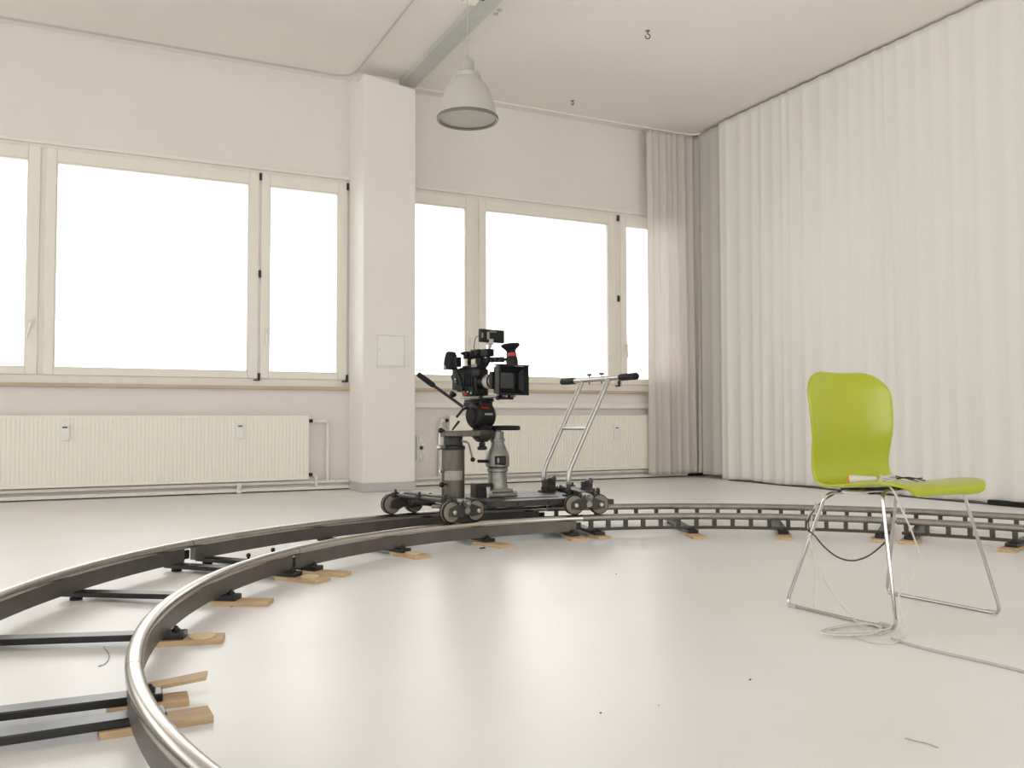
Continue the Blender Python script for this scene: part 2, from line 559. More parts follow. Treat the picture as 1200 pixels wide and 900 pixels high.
def sleeper_mesh(m, deg, w, r_in, r_out, z0, z1):
    t = math.radians(deg)
    e = Vector((math.cos(t), math.sin(t), 0))
    s = Vector((-e.y, e.x, 0))
    a, b = RI + dev(t) + r_in, RO + dev(t) + r_out
    c = Vector((RC.x, RC.y, (z0 + z1) / 2)) + e * ((a + b) / 2)
    m.obox(c, (e, s, Vector((0, 0, 1))), (b - a, w, z1 - z0))

POST_ME = None
def track_section(a0, a1, sleepers, style, label, shine=None):
    """angles in degrees, a0 < a1"""
    g = 0.45
    mid = (a0 + a1) / 2
    base = rail_pt(mid, 0, 0, 0.3)
    root = thing('track_section', base, label, 'dolly track', 'curved sections of the dolly track')
    for which in (0, 1):
        if style == 'solid':
            # web cut short of the joint so that the bare joint shows under the head
            MB().sweep(arc(a0 + 1.1, a1 - 0.3, which, Z_SLEEP), web_sec, up=(0, 0, 1)).build('rail_web', 'rail_web', root, bevel=0.002)
            MB().sweep(arc(a0 + 0.05, a1 - 0.05, which, Z_HEAD), head_sec, up=(0, 0, 1)).build('rail_head', 'rail_head', root, angle=50)
            e = MB()
            e.sweep(arc(a0 + 0.3, a0 + 1.2, which, Z_SLEEP + 0.012, step=0.5), [(-0.008, 0), (0.008, 0), (0.008, 0.04), (-0.008, 0.04)], up=(0, 0, 1))
            e.build('joint_tongue', 'black_plastic', root)
        else:
            MB().tube(arc(a0 + 0.1, a1 - 0.1, which, Z_HEAD), R_HEAD, 12).build('rail_head', 'ladder_tube', root)
            MB().sweep(arc(a0 + 0.8, a1 - 0.8, which, Z_SLEEP), [(-0.012, 0), (0.012, 0), (0.012, 0.017), (-0.012, 0.017)], up=(0, 0, 1)).build('lower_bar', 'ladder_post', root, bevel=0.002)
            global POST_ME
            if POST_ME is None:
                pm = MB()
                pm.box(-0.012, 0.012, -0.010, 0.010, 0, 0.046)
                po = pm.build('spacer_block', 'ladder_post')
                POST_ME = po.data
                bpy.data.objects.remove(po)
            n = int(round((a1 - a0) / 2.82))
            for k in range(n):
                d = a0 + (k + 0.5) * (a1 - a0) / n
                p = rail_pt(d, which, Z_SLEEP + 0.013)
                o = bpy.data.objects.new('spacer_block', POST_ME)
                COL.objects.link(o)
                o.parent = root
                o.location = p - ORIGIN[root]
                o.rotation_euler = (0, 0, math.radians(d + 90))
    for d in sleepers:
        sm = MB()
        sleeper_mesh(sm, d, 0.062, -0.065, 0.05, Z_BOARD, Z_SLEEP)
        s = sm.build('sleeper', 'sleeper_black', root, bevel=0.003)
        for which in (0, 1):
            sg = -1 if which == 0 else 1
            p = rail_pt(d, which, Z_SLEEP, sg * 0.036)
            MB().lathe([(0.013, 0), (0.013, 0.008), (0.008, 0.012), (0.004, 0.018)], p, n=8).build('rail_clamp', 'dark_metal', s)
    return root


track_section(180.0, 226.0, [182.0, 196, 211, 224.0], 'solid', 'solid-sided rail section curving on past the twin boards at its end')
track_section(131.5, 180.0, [133.3, 146.5, 161.6, 178.0], 'solid', 'solid-sided rail section with bare black sleepers between the two double-board joints')
track_section(82.5, 131.5, [84.4, 98.5, 113.0, 129.2], 'solid', 'solid-sided rail section under the left wheels of the dolly')
track_section(35.6, 82.5, [37.6, 51.6, 65.4, 80.3], 'ladder', 'ladder-type rail section with spacer blocks between the dolly and the green chair')
track_section(-11.5, 35.6, [-9.5, 6, 20.5, 33.6], 'ladder', 'ladder-type rail section with spacer blocks passing behind the green chair')
track_section(-56.0, -11.5, [-54, -41, -27, -13.5], 'ladder', 'ladder-type rail section in front of the long curtain')
track_section(-95.0, -56.0, [-93, -81, -70, -58], 'ladder', 'ladder-type rail section on the far side of the chair from the dolly')
track_section(-134.0, -95.0, [-132, -120, -109, -97], 'solid', 'solid-sided rail section closing the ring opposite the dolly')

# joint bolt linking the two sleepers by the first joint
def joiner(root_label, deg0, deg1, off):
    p0, p1 = rail_pt(deg0, 0, Z_SLEEP + 0.012, off), rail_pt(deg1, 0, Z_SLEEP + 0.012, off)
    t = thing('track_coupler', ((p0 + p1) / 2).xy.to_3d() + Vector((0, 0, Z_SLEEP)), root_label, 'coupler')
    MB().cyl(p0, p1, 0.007, n=8).build('rod', 'steel', t)
    for p in (p0, p1):
        b = MB()
        b.obox(p + Vector((0, 0, 0.004)), (Vector((1, 0, 0)), Vector((0, 1, 0)), Vector((0, 0, 1))), (0.022, 0.022, 0.030))
        b.cyl(p + Vector((0, 0, 0.018)), p + Vector((0, 0, 0.042)), 0.006, n=8)
        b.ball(p + Vector((0, 0, 0.045)), 0.011, 8, m=5)
        b.build('clamp_bolt', 'dark_metal', t, bevel=0.002)
joiner('small bolted coupler rod joining two black sleepers', 133.3, 129.2, 0.20)

# wooden levelling boards under the sleepers
def board(deg, r0, r1, w, label, z0=0.0, z1=Z_BOARD, mat='plywood', yaw=0.0, tilt=0.0, side=0.0, which=0):
    t = math.radians(deg)
    e = Vector((math.cos(t), math.sin(t), 0))
    e = Matrix.Rotation(math.radians(yaw), 3, 'Z') @ e
    s = Vector((-e.y, e.x, 0))
    up = Vector((0, 0, 1))
    p = rail_pt(deg, which, 0, (r0 + r1) / 2) + s * side
    L = r1 - r0
    h = z1 - z0
    e2 = (e * math.cos(tilt) - up * math.sin(tilt)).normalized()
    u2 = e2.cross(s) if e2.cross(s).z > 0 else -e2.cross(s)
    c = p + Vector((0, 0, (z0 + z1) / 2 + abs(math.sin(tilt)) * L / 2))
    o = MB().obox((0, 0, 0), ((1, 0, 0), (0, 1, 0), (0, 0, 1)), (L, w, h)).build('wooden_board', mat, bevel=0.0015)
    me = o.data
    off = ORIGIN[o]
    for v in me.vertices:
        v.co = v.co + off
    o.matrix_world = Matrix.Translation(c) @ Matrix((e2, s, u2)).transposed().to_4x4()
    tag(o, label, 'board', 'wooden levelling boards under the track')
    return o
G = {}
inner = [(182.0, 'thick plywood board under the second sleeper of the twin joint, with a bare flat top', dict(r0=-0.165, r1=0.075, w=0.085)),
    (178.0, 'lower plywood board with a tilted board lying on it', dict(r0=-0.125, r1=0.06, w=0.075)),
    (161.6, 'plywood board with a round cork disc at its sleeper, before the twin boards', dict(r0=-0.18, r1=0.03, w=0.085, yaw=4)),
    (146.5, 'plywood board under the sleeper two before the coupler joint', dict(r0=-0.19, r1=0.03, w=0.08, yaw=6)),
    (133.3, 'plywood board with pale cork under the sleeper at the coupler joint', dict(r0=-0.20, r1=0.03, w=0.10, yaw=-8)),
    (129.2, 'plywood board on the dolly side of the coupler joint', dict(r0=-0.21, r1=0.02, w=0.075, yaw=5)),
    (113.0, 'plywood board with pale offcut under the sleeper behind the left dolly wheels', dict(r0=-0.20, r1=0.02, w=0.10, yaw=-6)),
    (98.5, 'plywood board below the rail between the dolly wheel pairs', dict(r0=-0.20, r1=0.03, w=0.10, yaw=8)),
    (84.4, 'plywood board below the right dolly wheels on the solid rail side', dict(r0=-0.15, r1=0.03, w=0.10, yaw=-5)),
    (80.3, 'plywood board below the right dolly wheels at the start of the ladder rail', dict(r0=-0.12, r1=0.03, w=0.08, yaw=5)),
    (65.4, 'plywood board under the first inner sleeper of the ladder rail beside the dolly', dict(r0=-0.20, r1=0.03, w=0.085, yaw=4)),
    (51.6, 'plywood board under the second inner sleeper of the ladder rail beside the dolly', dict(r0=-0.19, r1=0.03, w=0.085, yaw=-4)),
    (37.6, 'plywood board seen through the chair legs, nearer the dolly', dict(r0=-0.13, r1=0.03, w=0.10, yaw=4)),
    (33.6, 'plywood board seen through the chair legs, nearer the long curtain', dict(r0=-0.13, r1=0.03, w=0.10, yaw=-3)),
    (20.5, 'plywood board beyond the front legs of the green chair', dict(r0=-0.17, r1=0.03, w=0.085))]
for d, lab, kw in inner:
    board(d, label=lab, **kw)
board(178.0, -0.165, 0.0 - 0.01, 0.06, 'thin tilted plywood board lying across the lower board', z0=0.0195, z1=0.0285, mat='plywood_pale', yaw=-9, tilt=0.13, side=-0.066)
for d in (196, 211, 224, 228, 240, 251, 263, 267, 279, 290, 302, 306, 319, 333, 346.5, 350.5, 366):
    board(d, -0.15, 0.03, 0.075, 'plywood board under a sleeper of the ring half opposite the dolly')
for d in (182, 178, 161.6, 146.5, 133.3, 129.2, 113.0, 98.5, 84.4, 80.3, 65.4, 51.6, 37.6, 33.6, 20.5):
    p = rail_pt(d, 1, 0)
    pm = MB().lathe([(0.022, 0), (0.024, 0.004), (0.021, Z_BOARD)], p, n=14).build('rubber_pad', 'black_rubber')
    tag(pm, 'small black rubber pad under the outer end of a sleeper', 'pad', 'rubber pads under the outer rail')
for d, lab, off in ((161.6, 'round pale cork disc on the plywood board by the long bare sleeper', -0.115), (133.3, 'round pale cork disc on the plywood board at the coupler joint', -0.12), (113.0, 'round pale cork disc on the plywood board behind the left dolly wheels', -0.11)):
    p = rail_pt(d, 0, Z_BOARD, off)
    m = MB().lathe([(0.040, 0.0), (0.041, 0.003), (0.040, 0.006), (0.012, 0.006), (0.011, 0.004)], p, n=24)
    tag(m.build('cork_disc', 'cork'), lab, 'disc', 'cork discs on the boards')

# =================================================================== RADIATORS AND PIPES
def radiator(x0, x1, label, meters, valve_side):
    yb, yf = WY - 0.045, WY - 0.115
    z0, z1 = zz(0.10), zz(0.74)
    root = thing('radiator', ((x0 + x1) / 2, (yb + yf) / 2, z0), label, 'radiator', 'panel radiators under the windows')
    m = MB()
    n = int((x1 - x0 - 0.02) / 0.034)
    p = (x1 - x0 - 0.02) / n
    prof = [(x0, yf + 0.003)]
    for k in range(n):
        b = x0 + 0.01 + k * p
        prof += [(b + 0.002, yf + 0.003), (b + 0.008, yf), (b + p - 0.008, yf), (b + p - 0.002, yf + 0.003)]
    prof += [(x1, yf + 0.003)]
    for i in range(len(prof) - 1):
        (xa, ya), (xb, yb2) = prof[i], prof[i + 1]
        m.add([(xa, ya, z0 + 0.03), (xb, yb2, z0 + 0.03), (xb, yb2, z1 - 0.025), (xa, ya, z1 - 0.025)], [(0, 1, 2, 3)])
    m.build('front_panel', 'radiator_enamel', root, solid=False, angle=60)
    b = MB()
    b.box(x0, x1, yf + 0.007, yb, z0, z1)
    b.box(x0, x1, yf + 0.001, yf + 0.008, z0, z0 + 0.032)
    b.box(x0, x1, yf + 0.001, yf + 0.008, z1 - 0.027, z1)
    b.build('body', 'radiator_enamel', root, bevel=0.003)
    g = MB()
    k = x0 + 0.02
    while k < x1 - 0.03:
        g.box(k, k + 0.006, yf + 0.012, yb - 0.006, z1, z1 + 0.004)
        k += 0.03
    g.build('top_grille', 'radiator_enamel', root)
    for mx, mz in meters:
        h = MB()
        h.box(mx - 0.036, mx + 0.036, yf - 0.022, yf + 0.003, mz - 0.07, mz + 0.07)
        hm = h.build('heat_meter', 'white_plastic', root, bevel=0.004)
        w = MB()
        w.box(mx - 0.020, mx + 0.020, yf - 0.0235, yf - 0.021, mz + 0.040, mz + 0.052)
        w.build('meter_window', 'dark_metal', hm)
    s = 1 if valve_side > 0 else -1
    xe = x1 if s > 0 else x0
    ym = (yb + yf) / 2
    for z, nm in ((z1 - 0.055, 'valve'), (z0 + 0.045, 'return_valve')):
        v = MB()
        v.cyl((xe - s * 0.01, ym, z), (xe + s * 0.035, ym, z), 0.013)
        v.lathe([(0.012, 0.012), (0.020, 0.014), (0.020, 0.022), (0.012, 0.024), (0.012, 0.03), (0.019, 0.032), (0.019, 0.042)], (xe, ym, z), (s, 0, 0), 12)
        v.build(nm, 'dark_metal', root)
    return root, z0, z1, ym

XR1 = on_y(362, 520, WY - 0.115).x
rz = lambda px, py: (on_y(px, py, WY - 0.115).x, on_y(px, py, WY - 0.115).z)
_, rz0, rz1, rym = radiator(-1.35, XR1, 'long cream ribbed radiator with two heat meters left of the pillar', [rz(76, 507), rz(281, 505)], 1)
XR2a, XR2b = on_y(527, 520, WY - 0.115).x, 6.15
radiator(XR2a, XR2b, 'cream ribbed radiator behind the camera dolly, running behind the sheer curtain', [rz(722, 506)], -1)

def pipe(pts, r, label, name='heating_pipe', mat='pipe_paint', group='heating pipes along the window wall'):
    return tag(MB().tube(rounded(pts, 0.04), r, 12).build(name, mat), label, 'pipe', group)
pipe([(LX + 0.05, WY - 0.05, 0.085), (PX0 - 0.002, WY - 0.05, 0.085)], 0.014, 'upper thin white pipe running under the long radiator')
pipe([(LX + 0.05, WY - 0.055, 0.028), (PX0 - 0.002, WY - 0.055, 0.028)], 0.017, 'lower white pipe running just above the floor under the long radiator')
pipe([(PX1 + 0.002, WY - 0.05, 0.085), (6.6, WY - 0.05, 0.085)], 0.014, 'upper thin white pipe running under the radiator behind the dolly')
pipe([(PX1 + 0.002, WY - 0.055, 0.028), (6.6, WY - 0.055, 0.028)], 0.017, 'lower white pipe just above the floor under the radiator behind the dolly')
xv = on_y(384, 520, WY - 0.05).x
pipe([(XR1 + 0.043, rym, rz1 - 0.055), (xv, rym, rz1 - 0.055), (xv, WY - 0.045, rz1 - 0.10), (xv, WY - 0.045, 0.10)], 0.017, 'white riser pipe beside the pillar, dropping from the long radiator valve')
pipe([(XR1 + 0.043, rym, rz0 + 0.045), (XR1 + 0.085, rym, rz0 + 0.045), (XR1 + 0.085, WY - 0.075, 0.045)], 0.013, 'short bent white pipe from the lower valve of the long radiator')
xv2 = on_y(516, 520, WY - 0.05).x
pipe([(XR2a - 0.043, rym, rz1 - 0.055), (xv2, rym, rz1 - 0.055), (xv2, WY - 0.045, rz1 - 0.12), (xv2, WY - 0.045, 0.10)], 0.021, 'white riser pipe behind the lift column of the dolly')
b = MB()
bx = on_y(280, 572, WY - 0.06).x
b.box(bx - 0.02, bx + 0.02, WY - 0.085, WY - 0.035, 0.004, 0.10)
b.cyl((bx, WY - 0.085, 0.05), (bx, WY - 0.097, 0.05), 0.012, n=8)
tag(b.build('pipe_bracket', 'pipe_paint', bevel=0.003), 'small bracket holding the two pipes under the long radiator', 'bracket')

# cable duct above the second radiator
dz0, dz1 = zz(0.816), zz(0.882)
d = thing('cable_duct', ((PX1 + 6.6) / 2, WY - 0.03, dz0), 'white horizontal cable duct above the radiator behind the dolly', 'cable duct')
MB().box(PX1 + 0.002, 6.55, WY - 0.05, WY - 0.001, dz0, dz1).build('channel', 'column_paint', d, bevel=0.003)
MB().box(PX1 + 0.004, 6.54, WY - 0.056, WY - 0.05, dz0 + 0.008, dz1 - 0.008).build('lid', 'window_paint', d, bevel=0.002)

# triple socket beside the pillar
sk = thing('wall_socket', (3.05, WY - 0.03, 0.28), 'triple white wall socket on the wall right beside the pillar', 'socket')
sx = on_y(491, 525, WY - 0.03).x + 0.02
MB().box(sx - 0.045, sx + 0.045, WY - 0.04, WY - 0.001, 0.27, 0.53).build('housing', 'white_plastic', sk, bevel=0.004)
for k in range(3):
    z = 0.315 + k * 0.085
    MB().lathe([(0.033, 0), (0.034, 0.01), (0.03, 0.016), (0.024, 0.014), (0.022, 0.004)], (sx, WY - 0.04, z), (0, -1, 0), 20).build('outlet', 'white_plastic', sk)
    MB().cyl((sx, WY - 0.0425, z), (sx, WY - 0.045, z), 0.02, n=16).build('outlet_face', 'dark_metal' if k == 1 else 'window_paint', sk)

# hatch on the pillar
p0, p1 = on_y(440, 391, PY), on_y(475, 431, PY)
hx0, hx1, hz0, hz1 = p0.x, p1.x, p1.z, p0.z
h = thing('access_hatch', ((hx0 + hx1) / 2, PY, hz0), 'white metal access hatch set in the pillar face', 'hatch')
rect_frame(MB(), hx0, hx1, hz0, hz1, PY - 0.012, PY - 0.0005, 0.014, 0.014, 0.014, 0.014).build('frame', 'column_paint', h, bevel=0.002)
MB().box(hx0 + 0.016, hx1 - 0.016, PY - 0.009, PY - 0.0005, hz0 + 0.016, hz1 - 0.016).build('door', 'white_plastic', h, bevel=0.002)
MB().cyl((hx0 + 0.04, PY - 0.009, (hz0 + hz1) / 2 + 0.01), (hx0 + 0.04, PY - 0.013, (hz0 + hz1) / 2 + 0.01), 0.008, n=12).build('lock', 'steel', h)

# =================================================================== CURTAINS AND THEIR RAILS
def rail_obj(pts, label, mat='ceiling_paint', r=0.009):
    sec = [(-r, -0.008), (r, -0.008), (r, 0.008), (-r, 0.008)]
    return tag(MB().sweep(rounded(pts, 0.22, 8), sec, up=(0, 0, 1)).build('curtain_rail', mat, angle=30), label, 'curtain rail', 'ceiling curtain rails')
zt = CZ - 0.0085
rail_obj([(LX + 0.1, WY - 0.13, zt), (2.405, WY - 0.13, zt), (2.405, BY + 0.1, zt)], 'ceiling curtain rail bending at the pillar toward the room, no curtain on it', 'beam_grey', 0.006)
CXR = 6.72
rail_obj([(PX1 + 0.03, WY - 0.16, zt), (CXR, WY - 0.16, zt), (CXR, BY + 0.1, zt)], 'ceiling curtain rail carrying the sheer and the long white curtain')

def curtain(path, z0, z1, amp, seed, label, mat, wl=(0.10, 0.24), hem=0.14, drift=0.0, group=None, taper=0.6):
    """path: dense list of (x,y). Pleats run across the path normal and open up toward the hem."""
    rnd = random.Random(seed)
    P = [Vector((x, y, 0)) for x, y in path]
    L = [0]
    for i in range(1, len(P)):
        L.append(L[-1] + (P[i] - P[i - 1]).length)
    tot = L[-1]
    # pleat phase with irregular wavelength
    knots, s, ph = [(0, 0)], 0, 0
    amps = []
    while s < tot:
        w = rnd.uniform(*wl)
        s += w
        ph += math.pi * 2
        knots.append((s, ph))
        amps.append(rnd.uniform(0.3, 1.0))
    def at(s):
        for k in range(len(knots) - 1):
            if s <= knots[k + 1][0]:
                u = (s - knots[k][0]) / (knots[k + 1][0] - knots[k][0])
                a = amps[k] * (1 - u) + amps[min(k + 1, len(amps) - 1)] * u
                return math.sin(knots[k][1] + u * 2 * math.pi) * a + 0.25 * a * math.sin(2 * (knots[k][1] + u * 2 * math.pi) + 1)
        return 0
    n = int(tot / 0.0125)
    zs = [z0, z0 + 0.05, z0 + hem, z0 + hem + 0.004, z0 + 0.6, z0 + 1.2, z0 + 1.9, z0 + 2.6, z0 + 3.2, z1 - 0.25, z1 - 0.06, z1]
    vs, fs = [], []
    for i in range(n + 1):
        s = tot * i / n
        j = max(k for k in range(len(L)) if L[k] <= s + 1e-9)
        j = min(j, len(P) - 2)
        u = (s - L[j]) / max(1e-9, L[j + 1] - L[j])
        p = P[j].lerp(P[j + 1], u)
        t = (P[j + 1] - P[j]).normalized()
        nr = Vector((-t.y, t.x, 0))
        for q, z in enumerate(zs):
            f = (z - z0) / (z1 - z0)
            a = amp * (1 - taper * f)
            wob = 0.25 * math.sin(s * 3.1 + f * 2.0 + seed)
            o = at(min(tot, max(0, s + drift * math.sin(f * 3 + s * 1.7)))) * a + wob * amp * (1 - f)
            zq = z + (0.006 * math.sin(s * 7 + seed) if q == 0 else 0)
            vs.append(p + nr * o + Vector((0, 0, zq)))
    m = len(zs)
    for i in range(n):
        for q in range(m - 1):
            fs.append((i * m + q, (i + 1) * m + q, (i + 1) * m + q + 1, i * m + q + 1))
    mb = MB()
    mb.add(vs, fs)
    o = mb.build('curtain', mat, solid=False, angle=80)
    md = o.modifiers.new('cloth', 'SOLIDIFY')
    md.thickness = 0.0012
    return tag(o, label, 'curtain', group)

ctop = CZ - 0.020
xA = on_y(759, 400, WY - 0.16).x
pathA = [tuple(v.xy) for v in rounded([(xA, WY - 0.17, 0), (CXR - 0.02, WY - 0.17, 0), (CXR - 0.02, 8.445, 0)], 0.06, 8)]
curtain(pathA, 0.05, ctop, 0.05, 3, 'sheer greyish curtain gathered in the corner beside the window', 'curtain_sheer', wl=(0.07, 0.13), group=None)
curtain([(CXR - 0.056, 8.42), (CXR - 0.056, 8.0)], 0.04, ctop, 0.018, 5, 'narrow plain strip of sheer curtain between the gathered one and the long one', 'curtain_strip', wl=(0.2, 0.35))
yB = 8.02
n = 40
curtain([(CXR - 0.095, yB - k * 0.1) for k in range(int((yB - 4.3) / 0.1) + 1)], 0.012, ctop, 0.022, 11, 'long white curtain nearest the corner, with close vertical folds', 'curtain_white', wl=(0.10, 0.26), drift=0.01)
curtain([(CXR - 0.02, 4.62 - k * 0.1) for k in range(int((4.60 - 0.2) / 0.1) + 1)], 0.045, ctop, 0.015, 21, 'long white curtain behind the chair front, hanging flatter', 'curtain_white', wl=(0.16, 0.42), drift=0.015)
curtain([(CXR - 0.05, 0.25 - k * 0.1) for k in range(50)], 0.03, ctop, 0.020, 31, 'long white curtain beyond the right edge of the track ring', 'curtain_white', wl=(0.14, 0.34), drift=0.012)

# black cable along the curtain foot, black strip under the curtain
pts = [(CXR - 0.15 + 0.01 * math.sin(k * 1.3), 7.85 - k * 0.2, 0.005) for k in range(17)]
tag(MB().tube(smooth_path(pts, 3), 0.005, 8).build('floor_cable', 'cable_black'), 'thin black cable lying along the foot of the white curtain', 'cable')
cp = on_z(1020, 579, 0.0)
m = MB()
m.box(cp.x - 0.02, cp.x + 0.02, cp.y - 0.035, cp.y + 0.035, 0, 0.018)
m.cyl((cp.x, cp.y, 0.018), (cp.x, cp.y, 0.03), 0.012, n=10)
tag(m.build('cable_clip', 'black_plastic', bevel=0.003), 'small black clip on the cable at the curtain foot', 'clip')
tag(MB().box(CXR - 0.15, CXR - 0.045, 2.2, 4.70, 0, 0.04).build('floor_strip', 'black_rubber', bevel=0.004), 'long black bar lying on the floor under the curtain edge', 'bar')

# =================================================================== PENDANT LAMP AND CEILING FITTINGS
LD = 6.4
lc = at_depth(548, 137, LD)
lx, ly = lc.x, lc.y
zb = lc.z - 0.02
rs = 73 / 2 / F_PX * LD
lamp = thing('pendant_lamp', (lx, ly, zb), 'grey translucent bell-shaped pendant lamp, switched off, on a thin cable', 'lamp')
H = at_depth(548, 88, LD).z - zb
outer = [(rs * 0.93, 0.0), (rs * 0.925, H * 0.10), (rs * 0.89, H * 0.26), (rs * 0.83, H * 0.44), (rs * 0.73, H * 0.62), (rs * 0.60, H * 0.78), (rs * 0.46, H * 0.90), (rs * 0.40, H * 0.94)]
inn = [(r - 0.004, h) for r, h in reversed(outer)]
MB().lathe(outer + inn, (lx, ly, zb), n=40, capped=False).build('shade', 'lamp_frosted', lamp)
MB().lathe([(rs * 0.91, -0.004), (rs * 0.98, -0.008), (rs * 1.0, 0.004), (rs * 0.985, 0.016), (rs * 0.93, 0.02), (rs * 0.91, 0.012), (rs * 0.91, -0.004)], (lx, ly, zb), n=40, capped=False).build('rim', 'lamp_rim', lamp)
MB().lathe([(rs * 0.91, 0.008), (rs * 0.91, 0.012)], (lx, ly, zb), n=40).build('diffuser', 'lamp_frosted', lamp)
MB().lathe([(rs * 0.42, 0.93 * H), (rs * 0.43, 0.95 * H), (rs * 0.42, 1.03 * H), (rs * 0.36, 1.06 * H), (rs * 0.20, 1.07 * H)], (lx, ly, zb), n=32).build('collar', 'lamp_body', lamp)
zc1 = at_depth(548, 70, LD).z
MB().lathe([(rs * 0.20, 1.06 * H), (rs * 0.215, 1.07 * H), (rs * 0.215, zc1 - zb - 0.012), (rs * 0.19, zc1 - zb), (rs * 0.04, zc1 - zb + 0.004)], (lx, ly, zb), n=24).build('lamp_cap', 'lamp_body', lamp)
MB().lathe([(0.011, 0), (0.012, 0.02), (0.006, 0.045), (0.005, 0.06)], (lx, ly, zc1), n=10).build('cable_grip', 'steel', lamp)
MB().cyl((lx, ly, zc1 + 0.03), (lx, ly, CZ), 0.004, n=8).build('lamp_cable', 'cable_grey', lamp)
MB().lathe([(0.045, 0), (0.045, -0.02), (0.02, -0.035)], (lx, ly, CZ), n=20).build('ceiling_rose', 'lamp_body', lamp)
# bulb inside
MB().ball((lx, ly, zb + H * 0.55), 0.05, 14, (1, 1, 1.5)).build('bulb', 'white_plastic', lamp)

q = on_z(554, 2, CZ - 0.05)
jb = thing('junction_box', (q.x, q.y, CZ - 0.06), 'small cream ceiling junction box with loose wires beside the grey batten', 'junction box')
MB().box(q.x - 0.06, q.x + 0.04, q.y - 0.05, q.y + 0.05, CZ - 0.06, CZ).build('box', 'pipe_paint', jb, bevel=0.006)
MB().tube(smooth_path([(q.x - 0.05, q.y - 0.01, CZ - 0.04), (q.x - 0.11, q.y - 0.03, CZ - 0.07), (q.x - 0.12, q.y, CZ - 0.03), (q.x - 0.08, q.y + 0.03, CZ - 0.005)]), 0.005).build('wire', 'cable_grey', jb)
MB().tube(smooth_path([(q.x + 0.03, q.y - 0.05, CZ - 0.04), (q.x + 0.06, q.y - 0.08, CZ - 0.06), (q.x + 0.075, q.y - 0.02, CZ - 0.03), (q.x + 0.05, q.y + 0.04, CZ - 0.01)]), 0.007).build('wire', 'cable_black', jb)
for k, (px, py) in enumerate(((581, 16), (585.5, 11.5))):
    p = on_z(px, py, CZ)
    tag(MB().lathe([(0.022, 0), (0.022, -0.006), (0.012, -0.012)], (p.x, p.y, CZ), n=14).build('ceiling_plug', 'beam_grey'), 'small round grey plug in the ceiling next to the batten', 'plug', 'ceiling plugs by the batten')
def hook(px, py, label, s=1.0):
    p = on_z(px, py, CZ)
    t = thing('ceiling_hook', (p.x, p.y, CZ - 0.09 * s), label, 'hook')
    MB().lathe([(0.02, 0), (0.02, -0.006), (0.006, -0.01)], (p.x, p.y, CZ), n=14).build('plate', 'cast_alu', t)
    pts = [(p.x, p.y, CZ - 0.004), (p.x, p.y, CZ - 0.03 * s)]
    for k in range(11):
        a = math.pi / 2 - k * math.pi * 1.65 / 10
        pts.append((p.x + 0.022 * s * math.cos(a) * 0.9, p.y - 0.010 * s * math.cos(a), CZ - 0.055 * s + 0.022 * s * math.sin(a)))
    MB().tube(pts, 0.0045, 8).build('hook_wire', 'dark_metal', t)
hook(759, 36, 'open steel hook screwed into the bare ceiling', 0.95)
hook(671, 118, 'small pale hook in the ceiling close to the window wall', 0.6)

# =================================================================== CAMERA DOLLY
DY = 4.87
def DP(px, py, y=DY):
    return on_y(px, py, y)
MPX = DP(560, 520).dot(cam_fwd) / F_PX * 1.0          # metres per pixel at the dolly
dolly = thing('camera_dolly', (2.36, 4.84, Z_HEAD + 0.021), 'grey metal camera dolly with push bar standing on the curved rails', 'camera dolly')
X3, Y3, Z3 = Vector((1, 0, 0)), Vector((0, 1, 0)), Vector((0, 0, 1))
ZR = Z_HEAD + 0.021           # top of rail
WR = 0.058                    # wheel radius

# deck
dz1 = 0.229
deck = MB().prism([(2.10, 4.60), (2.17, 4.55), (2.62, 4.55), (2.80, 4.62), (2.80, 5.06), (2.62, 5.13), (2.17, 5.13), (2.10, 5.08)], (0, 0, dz1 - 0.036), X3, Y3, Z3, 0.036).build('deck', 'dolly_paint', dolly, bevel=0.004)
hl = MB()
for x in (2.27, 2.47):
    hl.cyl((x, 4.5495, dz1 - 0.018), (x, 4.556, dz1 - 0.018), 0.010, n=12)
hl.build('bolt_hole', 'black_plastic', deck)
MB().prism([(1.86, 4.64), (2.16, 4.60), (2.16, 5.10), (1.86, 5.06)], (0, 0, dz1 - 0.045), X3, Y3, Z3, 0.026).build('frame_plate', 'dolly_paint', dolly, bevel=0.004)
MB().prism([(2.25, 4.68), (2.60, 4.66), (2.60, 5.02), (2.25, 5.02)], (0, 0, dz1), X3, Y3, Z3, 0.004).build('foot_plate', 'dolly_paint', dolly, bevel=0.002)
for k in range(2):
    x = 2.30 + 0.30 * k
    MB().lathe([(0.045, dz1 - 0.058), (0.05, dz1 - 0.05), (0.05, dz1 - 0.036)], (x, 4.64, 0), n=20).build('underside_boss', 'dolly_paint', dolly)

# bogies: two wheels each, following the rail
def wheel(c, ax, parent):
    ax = Vector(ax).normalized()
    w = MB().lathe([(0.016, -0.021), (WR - 0.008, -0.021), (WR - 0.001, -0.017), (WR, -0.010), (WR, 0.010), (WR - 0.001, 0.017), (WR - 0.008, 0.021), (0.016, 0.021)], c, ax, 28)
    wo = w.build('wheel', 'wheel_tyre', parent)
    r = MB()
    for s in (-1, 1):
        r.lathe([(WR - 0.004, s * 0.0205), (WR + 0.001, s * 0.017), (WR + 0.002, s * 0.009), (WR + 0.001, s * 0.006)], c, ax, 28, capped=False)
    r.build('tyre_edge', 'black_rubber', wo, solid=False)
    h = MB()
    h.lathe([(0.017, -0.026), (0.020, -0.022), (0.020, 0.022), (0.017, 0.026)], c, ax, 14)
    h.lathe([(0.008, -0.038), (0.010, -0.034), (0.010, 0.034), (0.008, 0.038)], c, ax, 8)
    h.build('hub', 'steel', wo)
